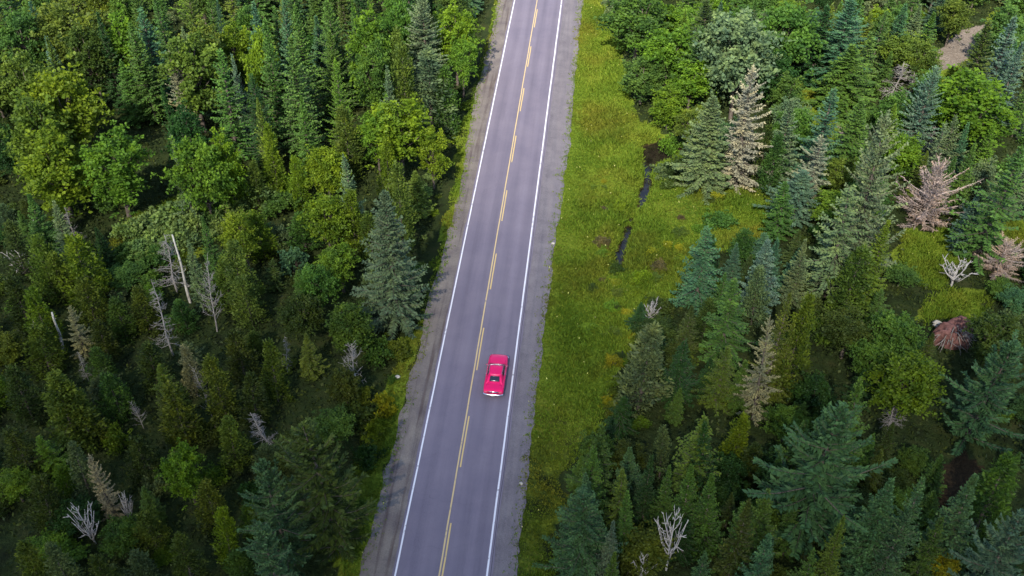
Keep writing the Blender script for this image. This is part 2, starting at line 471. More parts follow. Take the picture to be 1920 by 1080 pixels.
# ------------------------------------------------------------------ foliage generators
def kites(base, direc, length, width, roll, tip_drop=0.0):
    """N leaf-like kites; base (N,3), direc (N,3) unit, length/width/roll (N,)"""
    d = direc/np.linalg.norm(direc, axis=1, keepdims=True)
    ref = np.tile([0, 0, 1.0], (len(d), 1)); ref[np.abs(d[:, 2]) > .92] = [1, 0, 0]
    s = np.cross(d, ref); s /= np.linalg.norm(s, axis=1, keepdims=True)
    u = np.cross(s, d)
    sd = s*np.cos(roll)[:, None] + u*np.sin(roll)[:, None]
    L = length[:, None]; Wd = width[:, None]
    mid = base + d*L*.45
    tip = base + d*L; tip[:, 2] -= tip_drop*length
    V = np.stack([base, mid-sd*Wd/2, tip, mid+sd*Wd/2], 1).reshape(-1, 3)
    return V

def kite_mesh(name, parts):
    V = np.concatenate([p[0] for p in parts]); T = np.concatenate([p[1] for p in parts])
    n = len(V)//4
    return mesh_arrays(name, V, np.arange(n*4).reshape(n, 4), tone=np.repeat(T, 4))

def unit(v): return v/np.linalg.norm(v)

def conifer(name, seed, h, R, step=.5, pw=.8, nb=7, up_top=.9, droop=-.25, upturn=.3, t0=.06, gap=0.0, tl=.55, tw=.15, dens=1.0, ragged=.2, bare=0.0, feather=.55):
    """trunk mesh and needle crown mesh of one conifer, base at the origin"""
    r = np.random.default_rng(seed)
    wood = Geo()
    bend = r.normal(0, .012*h, 2)
    axis = lambda t: np.array([bend[0]*math.sin(t*2.2), bend[1]*math.sin(t*1.8), h*t])
    ts = np.linspace(0, 1, 9)
    wood.tube([axis(t)-np.array([0, 0, .35*(t == 0)]) for t in ts], [.014*h*(1-t)**.85+.012 for t in ts], 7)
    B, D, L, W, RO, T = [], [], [], [], [], []
    z = t0*h; side_bias = r.uniform(0, 6.28); sb = r.uniform(.05, .2)
    while z < h*.985:
        t = z/h
        prof = (1-t)**pw * (1 if t > .18 else .72+.28*t/.18)
        n_b = max(3, int(round(nb*(.55+.45*(1-t)) + r.uniform(-.8, .8))))
        a0 = r.uniform(0, 6.28)
        tier = 1+r.normal(0, ragged*.45)
        for k in range(n_b):
            if r.random() < gap: continue
            az = a0 + 6.283*k/n_b + r.normal(0, .22)
            Lb = R*prof*tier*(1+r.normal(0, ragged))*(1+sb*math.cos(az-side_bias)) + .10
            if Lb < .10: continue
            el = up_top*t**1.6 + droop*(1-t) + r.normal(0, .10)
            hd = np.array([math.cos(az), math.sin(az), 0])
            n_p = max(3, int(Lb/.24*dens)+2)
            o = axis(t) + np.array([0, 0, r.uniform(-.1, .1)])
            sv = np.linspace(.12 if t > .3 else .25, 1, n_p)
            cv = upturn*(sv**2)*Lb*.5
            pts = o + hd*(sv*Lb*math.cos(el))[:, None]; pts[:, 2] += sv*Lb*math.sin(el)+cv
            if Lb > .7:
                wood.tube([o, pts[n_p//2], pts[-1]], [.012+.010*Lb, .010+.006*Lb, .006], 3, False)
            if r.random() < bare: continue
            lat = np.array([-hd[1], hd[0], 0])
            btone = np.clip(r.normal(.42, .14), 0, 1)
            for q in range(n_p):
                s = sv[q]
                dirb = unit(hd*math.cos(el)+np.array([0, 0, math.sin(el)+upturn*s*.8]))
                ll = tl*(.45+.55*(1-s)*min(1, Lb/1.6)+.15)*(1-.3*t)
                for sgn in (-1, 1):
                    f = r.uniform(feather-.15, feather+.25)
                    dd = dirb*f + lat*sgn*(1-f*.35) + np.array([0, 0, r.normal(-.05, .22)])
                    B.append(pts[q]); D.append(dd); L.append(ll*r.uniform(.75, 1.3)); W.append(tw*r.uniform(.8, 1.4)); RO.append(r.normal(0, .5)); T.append(btone+.25*s*r.random()+r.normal(0, .08))
                dd = dirb + np.array([0, 0, r.normal(.25, .3)]) + lat*r.normal(0, .3)
                B.append(pts[q]); D.append(dd); L.append(ll*.85); W.append(tw*1.1); RO.append(r.uniform(-1.2, 1.2)); T.append(btone+.3*s*r.random())
                if s < .85:
                    dd = np.array([r.normal(0, .35), r.normal(0, .35), -1])+hd*.4
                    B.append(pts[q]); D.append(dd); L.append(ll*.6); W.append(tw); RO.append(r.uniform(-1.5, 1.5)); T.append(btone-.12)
        z += step*(.55+.45*(1-t))*r.uniform(.8, 1.2)
    # leader
    for k in range(7):
        B.append(axis(.955+.006*k)); D.append(np.array([r.normal(0, .35), r.normal(0, .35), 1.0])); L.append(.045*h*(.5+.07*k)); W.append(tw*.8); RO.append(r.uniform(0, 3)); T.append(.6)
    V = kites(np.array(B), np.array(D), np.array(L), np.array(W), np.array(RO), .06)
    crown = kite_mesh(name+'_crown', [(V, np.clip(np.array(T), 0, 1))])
    return wood.mesh(name+'_trunk', True), crown, h, R

def leaf_cloud(r, cen, rad_, n, size, flat=.8, upbias=.35, tone0=.45):
    u = r.normal(size=(n, 3)); u /= np.linalg.norm(u, axis=1, keepdims=True)
    u[:, 2] = np.where(u[:, 2] < -.35, -u[:, 2], u[:, 2])
    rr = rad_*(r.random(n)**.4)
    base = cen + u*rr[:, None]*np.array([1, 1, flat])
    d = u*.7 + r.normal(0, .75, (n, 3)) + np.array([0, 0, upbias])
    L = size*r.uniform(.7, 1.35, n)
    V = kites(base, d, L, L*r.uniform(.5, .8, n), r.uniform(-1.6, 1.6, n), .12)
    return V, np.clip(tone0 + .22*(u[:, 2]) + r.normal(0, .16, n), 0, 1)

def broadleaf(name, seed, h, R, base=.28, n_cl=46, leaves=105, size=.36, shape='round'):
    r = np.random.default_rng(seed)
    wood = Geo(); parts = []
    bend = r.normal(0, .03*h, 2)
    top = np.array([bend[0], bend[1], h*.80])
    tp = [np.array([0, 0, -.35]), np.array([bend[0]*.2, bend[1]*.2, h*.2]), np.array([bend[0]*.6, bend[1]*.6, h*.5]), top]
    wood.tube(tp, [.016*h+.03, .013*h+.02, .009*h, .02], 7)
    zc, rz = h*(1+base)/2, h*(1-base)/2
    cl = []
    tries = 0
    while len(cl) < n_cl and tries < 4000:
        tries += 1
        u = r.normal(size=3); u /= np.linalg.norm(u)
        k = r.uniform(.35, .86)
        c = np.array([u[0]*R*k, u[1]*R*k, zc+u[2]*rz*k])
        tt = (c[2]-h*base)/(h*(1-base))
        lim = R*(math.sin(math.pi*min(1, max(0, tt))**.75)**.6 if shape == 'round' else max(.12, (1-tt)**.75)*1.05)
        if math.hypot(c[0], c[1]) > lim*.86: continue
        if any(np.linalg.norm(c-c2) < .34*R for c2 in cl): 
            if r.random() > .12: continue
        cl.append(c)
    for c in cl:
        cr = R*r.uniform(.20, .34)
        bt = r.normal(.44, .10)
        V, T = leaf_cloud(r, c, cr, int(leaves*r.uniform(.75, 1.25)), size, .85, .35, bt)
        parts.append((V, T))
        # a few protruding sprays break the outline
        dirc = unit(np.array([c[0], c[1], (c[2]-zc)*.9+.4])+1e-6)
        for q in range(3):
            e = c + (dirc+r.normal(0, .45, 3))*cr*1.05
            parts.append(leaf_cloud(r, e, cr*.42, 14, size*.9, .8, .5, bt+.08))
        t_at = min(.98, max(.15, (c[2]/h)*.72))
        sp = np.array([bend[0]*t_at, bend[1]*t_at, h*.8*t_at])
        wood.tube([sp, (sp*.45+c*.55)+np.array([0, 0, -.12*R*.3]), c], [.008*h, .005*h, .012], 4, False)
    return wood.mesh(name+'_trunk', True), kite_mesh(name+'_crown', parts), h, R

def softcone(name, seed, h, R, n_cl=76, leaves=56, size=.32, pw=.8, flame=.25):
    """fuzzy cedar-like or larch-like cone of soft sprays"""
    r = np.random.default_rng(seed)
    wood = Geo(); parts = []
    wood.tube([(0, 0, -.35), (0, 0, h*.45), (0, 0, h*.88)], [.012*h+.02, .007*h, .008], 6)
    ga = r.uniform(0, 6)
    for k in range(n_cl):
        t = .07 + .90*(k/n_cl)**.92
        az = ga + k*2.39996 + r.normal(0, .3)
        rr = R*((1-t)**pw)*(1 if t > .15 else .7+2*t)*r.uniform(.30, 1.0)*(1+.22*math.sin(3*az+t*7))
        c = np.array([math.cos(az)*rr, math.sin(az)*rr, h*t])
        cs = R*(.20+.20*(1-t))*r.uniform(.8, 1.25)
        n = int(leaves*(.5+.7*(1-t)))
        u = r.normal(size=(n, 3)); u /= np.linalg.norm(u, axis=1, keepdims=True)
        base = c + u*(cs*r.random(n)**.45)[:, None]*np.array([1, 1, 1.1])
        d = np.array([math.cos(az), math.sin(az), .9])*.7 + r.normal(0, .5, (n, 3))
        L = size*r.uniform(.7, 1.4, n)
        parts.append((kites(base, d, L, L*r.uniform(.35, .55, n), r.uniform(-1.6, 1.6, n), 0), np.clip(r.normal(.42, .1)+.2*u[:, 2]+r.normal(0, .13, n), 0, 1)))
        if rr > .3: wood.tube([(0, 0, h*t-.2*rr), c], [.01+.006*rr, .008], 3, False)
    B = np.array([[0, 0, h*(.9+.012*k)] for k in range(9)]); D = r.normal(0, .35, (9, 3)); D[:, 2] = 1
    parts.append((kites(B, D, np.full(9, .05*h*(1-flame)), np.full(9, .13), r.uniform(0, 3, 9)), np.full(9, .6)))
    return wood.mesh(name+'_trunk', True), kite_mesh(name+'_crown', parts), h, R

def shrubby(name, seed, h, R, n_cl=16, leaves=90, size=.24):
    r = np.random.default_rng(seed)
    wood = Geo(); parts = []
    for k in range(n_cl):
        az = r.uniform(0, 6.28); q = R*math.sqrt(r.random())*.85
        zz = h*(.25+.6*r.random())*math.sqrt(max(.1, 1-(q/R)**2))
        c = np.array([math.cos(az)*q, math.sin(az)*q, zz])
        parts.append(leaf_cloud(r, c, R*r.uniform(.26, .42), int(leaves*r.uniform(.7, 1.3)), size, .8, .45, r.normal(.44, .11)))
        wood.tube([(c[0]*.1, c[1]*.1, -.2), c*np.array([.5, .5, .55]), c], [.05, .03, .012], 3, False)
        for j in range(2):
            e = c+np.array([r.normal(0, .3)*R, r.normal(0, .3)*R, R*.3*r.random()+.1])
            parts.append(leaf_cloud(r, e, R*.14, 12, size, .9, .8, .55))
    return wood.mesh(name+'_stems', True), kite_mesh(name+'_leaves', parts), h, R

def snag(name, seed, h, n_br=34, spread=1.6, up=.5, lean=0.0, thick=1.0, broken=False, twigs=3, droopy=False, t0=.15):
    """trunk mesh and bare branch mesh of a dead tree"""
    r = np.random.default_rng(seed)
    wood, brs = Geo(), []
    az0 = r.uniform(0, 6.28)
    ax = lambda t: np.array([math.cos(az0)*lean*h*t, math.sin(az0)*lean*h*t, h*t]) + np.array([.06*h*math.sin(t*5+seed), .05*h*math.cos(t*4+seed), 0])*t*(1-t)
    ts = np.linspace(0, 1, 9)
    wood.tube([ax(t)-np.array([0, 0, .35*(t == 0)]) for t in ts], [thick*(.014*h*(1-t*(.55 if broken else .93))+.012) for t in ts], 7)
    for k in range(n_br):
        t = r.uniform(t0, .97); az = r.uniform(0, 6.28)
        Lb = spread*(1.15-t)*r.uniform(.45, 1.15)+.2
        hd = np.array([math.cos(az), math.sin(az), 0]); o = ax(t)
        e1 = up+r.normal(0, .3)
        p1 = o+hd*Lb*.5+np.array([0, 0, Lb*.5*e1]); p2 = o+hd*Lb*(.95)+np.array([0, 0, Lb*(e1*(.5 if droopy else 1.25))])
        p2 = p2+r.normal(0, .12*Lb, 3)
        rr = thick*(.018+.013*Lb)
        br = Geo(); brs.append(br)
        br.tube([o, p1, p2], [rr, rr*.75, rr*.35], 4)
        for q in range(twigs):
            s = r.uniform(.35, 1); b0 = o+(p2-o)*s if s > .5 else o+(p1-o)*s*2
            dd = unit((p2-p1)+r.normal(0, .8, 3)*np.linalg.norm(p2-p1)); l2 = Lb*r.uniform(.2, .5)
            br.tube([b0, b0+dd*l2*.6, b0+dd*l2+np.array([0, 0, .08*l2])], [rr*.6, rr*.5, rr*.25], 3)
    if name in ('pole', 'antler'): return wood.mesh(name+'_trunk', True), [b.mesh('branch', True) for b in brs], h, spread
    br = Geo()
    for b in brs:
        V = np.concatenate(b.V); br.add(V, np.concatenate(b.Q), np.concatenate(b.T))
    return wood.mesh(name+'_trunk', True), br.mesh(name+'_branches', True), h, spread

LIB = {
 'spruce': [conifer('spruce', 105, 14, 3.1, .5, .62, 8, .8, -.2, .35, ragged=.3, gap=.05), conifer('spruce', 106, 16, 2.7, .46, .92, 8, .9, -.25, .3, ragged=.16), conifer('spruce', 101, 16, 3.0, .50, .78, 8, .9, -.22, .35), conifer('spruce', 102, 16, 3.2, .55, .70, 7, .85, -.30, .40, ragged=.26),
            conifer('spruce', 103, 15, 2.8, .48, .85, 8, .95, -.15, .30), conifer('spruce', 104, 17, 3.3, .58, .72, 8, .8, -.28, .45, ragged=.24, gap=.06)],
 'fir': [conifer('fir', 206, 12, 2.0, .44, .74, 6, 1.0, -.18, .3, tl=.5, tw=.15, ragged=.3, gap=.08), conifer('fir', 207, 10, 1.9, .38, 1.0, 8, 1.0, -.02, .2, tl=.46, tw=.14), conifer('fir', 208, 13, 1.4, .40, .7, 6, 1.15, -.25, .3, tl=.42, tw=.13, ragged=.35, gap=.12), conifer('fir', 201, 12, 1.7, .40, .88, 7, 1.1, -.08, .25, tl=.46, tw=.13), conifer('fir', 202, 12, 1.6, .38, .95, 7, 1.15, -.12, .30, tl=.44, tw=.13, ragged=.16),
         conifer('fir', 203, 13, 1.9, .42, .82, 7, 1.0, -.15, .28, tl=.48, tw=.14), conifer('fir', 204, 11, 1.7, .36, .9, 8, 1.1, -.05, .22, tl=.42, tw=.13, ragged=.14),
         conifer('fir', 205, 14, 1.5, .42, .8, 6, 1.1, -.2, .35, tl=.42, tw=.13, ragged=.28, gap=.1)],
 'pine': [conifer('pine', 301, 17, 3.6, .85, .62, 7, .75, -.05, .55, tl=.85, tw=.19, ragged=.26, gap=.04, dens=1.15, feather=.75),
          conifer('pine', 302, 16, 3.4, .80, .60, 7, .8, -.10, .60, tl=.80, tw=.19, ragged=.30, gap=.05, dens=1.15, feather=.7)],
 'lichen': [conifer('lichen', 401, 17, 2.9, .62, .66, 7, .8, -.30, .35, tl=.56, tw=.15, ragged=.26, gap=.06, bare=.05), conifer('lichen', 402, 15, 2.6, .60, .7, 6, .8, -.35, .30, tl=.54, tw=.14, ragged=.28, gap=.08, bare=.10)],
 'cedar': [softcone('cedar', 501, 11, 1.9), softcone('cedar', 502, 11, 2.1, 78, 56, .34, .66), softcone('cedar', 503, 12, 1.8, 80, 50, .31, .85), softcone('cedar', 504, 10, 2.2, 72, 58, .35, .55)],
 'broadleaf': [broadleaf('broadleaf', 601, 13, 3.2), broadleaf('broadleaf', 602, 13, 3.0, .22, 50, 100, .34), broadleaf('broadleaf', 603, 12, 3.4, .30, 44, 115, .38),
               broadleaf('broadleaf', 604, 14, 2.8, .15, 52, 100, .34), broadleaf('broadleaf', 605, 12, 2.9, .12, 50, 100, .34, 'cone')],
 'shrub': [shrubby('shrub', 701, 2.2, 1.5), shrubby('shrub', 702, 2.8, 1.4, 18, 80, .25), shrubby('shrub', 703, 1.7, 1.6, 15, 90, .22), shrubby('shrub', 704, 3.2, 1.5, 20, 80, .26)],
 'dead': [snag('dead', 801, 10, 80, 1.5, .15, .03, .8, twigs=5), snag('dead', 802, 9, 70, 1.4, -.15, .05, .8, droopy=True, twigs=5), snag('dead', 803, 7, 50, 1.3, .6, .08, .9, twigs=5), snag('dead', 804, 9, 70, 1.2, -.05, .12, .8, twigs=5, droopy=True)],
 'antler': [snag('antler', 805, 5, 30, 1.7, 1.3, .02, 1.9, twigs=4, t0=.08), snag('antler', 806, 4, 26, 1.5, 1.0, .08, 1.8, twigs=4, t0=.05)],
 'pole': [snag('pole', 807, 9, 7, .7, .4, .02, 1.5, True, 1), snag('pole', 808, 7, 5, .6, .4, .12, 1.5, True, 1)],
 'bleached': [conifer('bleached', 409, 8, 2.9, .42, .42, 9, 1.0, .10, .25, tl=.62, tw=.055, ragged=.30, gap=.14, dens=1.2, t0=.04, feather=.75),
              conifer('bleached', 410, 5, 2.3, .36, .40, 9, 1.1, .15, .30, tl=.55, tw=.050, ragged=.34, gap=.14, dens=1.2, t0=.05, feather=.75)],
}
INFO = {  # name, category, words, crown part name, crown material, trunk material
 'spruce': ('spruce_tree', 'tree', 'spruce', 'crown', 'needle', 'bark'), 'fir': ('fir_tree', 'tree', 'spire fir', 'crown', 'needle', 'bark'),
 'pine': ('pine_tree', 'tree', 'feathery pine', 'crown', 'needle', 'bark'), 'lichen': ('lichened_spruce_tree', 'tree', 'ragged lichened spruce', 'crown', 'needle', 'bark'),
 'cedar': ('cedar_tree', 'tree', 'soft cedar', 'crown', 'leaf', 'bark'), 'broadleaf': ('broadleaf_tree', 'tree', 'broadleaf tree', 'crown', 'leaf', 'bark'),
 'shrub': ('shrub', 'shrub', 'shrub', 'leaves', 'leaf', 'bark'), 'dead': ('dead_tree', 'dead tree', 'bare dead tree', 'branches', 'deadwood', 'deadwood'),
 'antler': ('dead_tree', 'dead tree', 'antler-shaped bare snag', 'branches', 'palewood', 'palewood'), 'pole': ('dead_tree', 'dead tree', 'bare birch pole', 'branches', 'birch', 'birch'),
 'bleached': ('dead_tree', 'dead tree', 'sprawling heap of bare branches', 'twigs', 'needle', 'pinkwood'),
}
for k, lst in LIB.items():
    for tr, cr, h, R in lst:
        tr.materials.append(M[INFO[k][5]])
        for m_ in (cr if isinstance(cr, list) else [cr]): m_.materials.append(M[INFO[k][4]])

TINT = {  # leaf base colours and the words for them
 'bg': ((.058, .132, .062), 'blue-green'), 'bl': ((.092, .160, .105), 'bluish grey'), 'dg': ((.026, .072, .018), 'dark green'), 'mg': ((.066, .138, .026), 'mid-green'),
 'lg': ((.098, .185, .018), 'bright green'), 'yg': ((.125, .200, .015), 'yellow-green'), 'ol': ((.098, .148, .022), 'olive'), 'gr': ((.118, .172, .076), 'grey-green'),
 'br': ((.130, .108, .048), 'brownish'), 'tn': ((.250, .245, .160), 'pale tan'), 'yl': ((.230, .245, .016), 'bright yellow'), 'pg': ((.160, .240, .070), 'pale green'),
 'do': ((.052, .084, .018), 'dark olive'), 'gd': ((.072, .112, .050), 'dull grey-green'), 'pk': ((.40, .32, .275), 'pinkish'),
}
TREES = []                                    # every placed plant: dict with world position, size, kind, tint
def put(kind, x, y, h, R, tint, zone=None, label=None, lean=0.0, rz=None):
    lib = LIB[kind]; v = lib[RNG.integers(len(lib))]
    name, cat, word, cpart, cm, tm = INFO[kind]
    root = bpy.data.objects.new(name, None); col.objects.link(root)
    root.empty_display_size = .3
    root.location = (x, y, float(ground_z(x, y))-.03)
    sx = R/v[3]; sz = h/v[2]
    if kind in ('dead', 'antler', 'pole', 'bleached'): sx = sx if R else sz
    root.scale = (sx*RNG.uniform(.94, 1.06), sx*RNG.uniform(.94, 1.06), sz)
    root.rotation_euler = (RNG.normal(0, .03), RNG.normal(0, .03)+lean, RNG.uniform(0, 6.28) if rz is None else rz)
    tr = bpy.data.objects.new('stems' if kind == 'shrub' else 'trunk', v[0]); col.objects.link(tr); tr.parent = root
    for m_ in (v[1] if isinstance(v[1], list) else [v[1]]):
        cr = bpy.data.objects.new('branch' if isinstance(v[1], list) else cpart, m_); col.objects.link(cr); cr.parent = root
    c = np.array(TINT[tint][0]) * RNG.uniform(.86, 1.14) * np.array([RNG.uniform(.90, 1.10), 1, RNG.uniform(.85, 1.15)])
    if y < 72: c = c*np.array([.84, .77, .58])                       # shade tinted into the leaf colours of the nearest plants
    cr.color = (*c, 1)
    root['category'] = cat
    TREES.append(dict(o=root, kind=kind, x=x, y=y, h=h, R=R, tint=tint, label=label))
    return root

def tip(kind, px_, py_, h, w, tint, label=None, lean=0.0):
    """a plant whose top shows at the photo pixel; w = crown width in photo pixels"""
    h = h*.93
    if kind == C_ and px_ < 800 and py_ > 380: h *= .76; w *= 1.12
    p = at(px_, py_, h + float(ground_z(*at(px_, py_, h)[:2])))
    R = w / pxm(py_+h*13.6*.6) / 2 * 1.06
    return put(kind, p[0], p[1], h, R, tint, label=label, lean=lean)

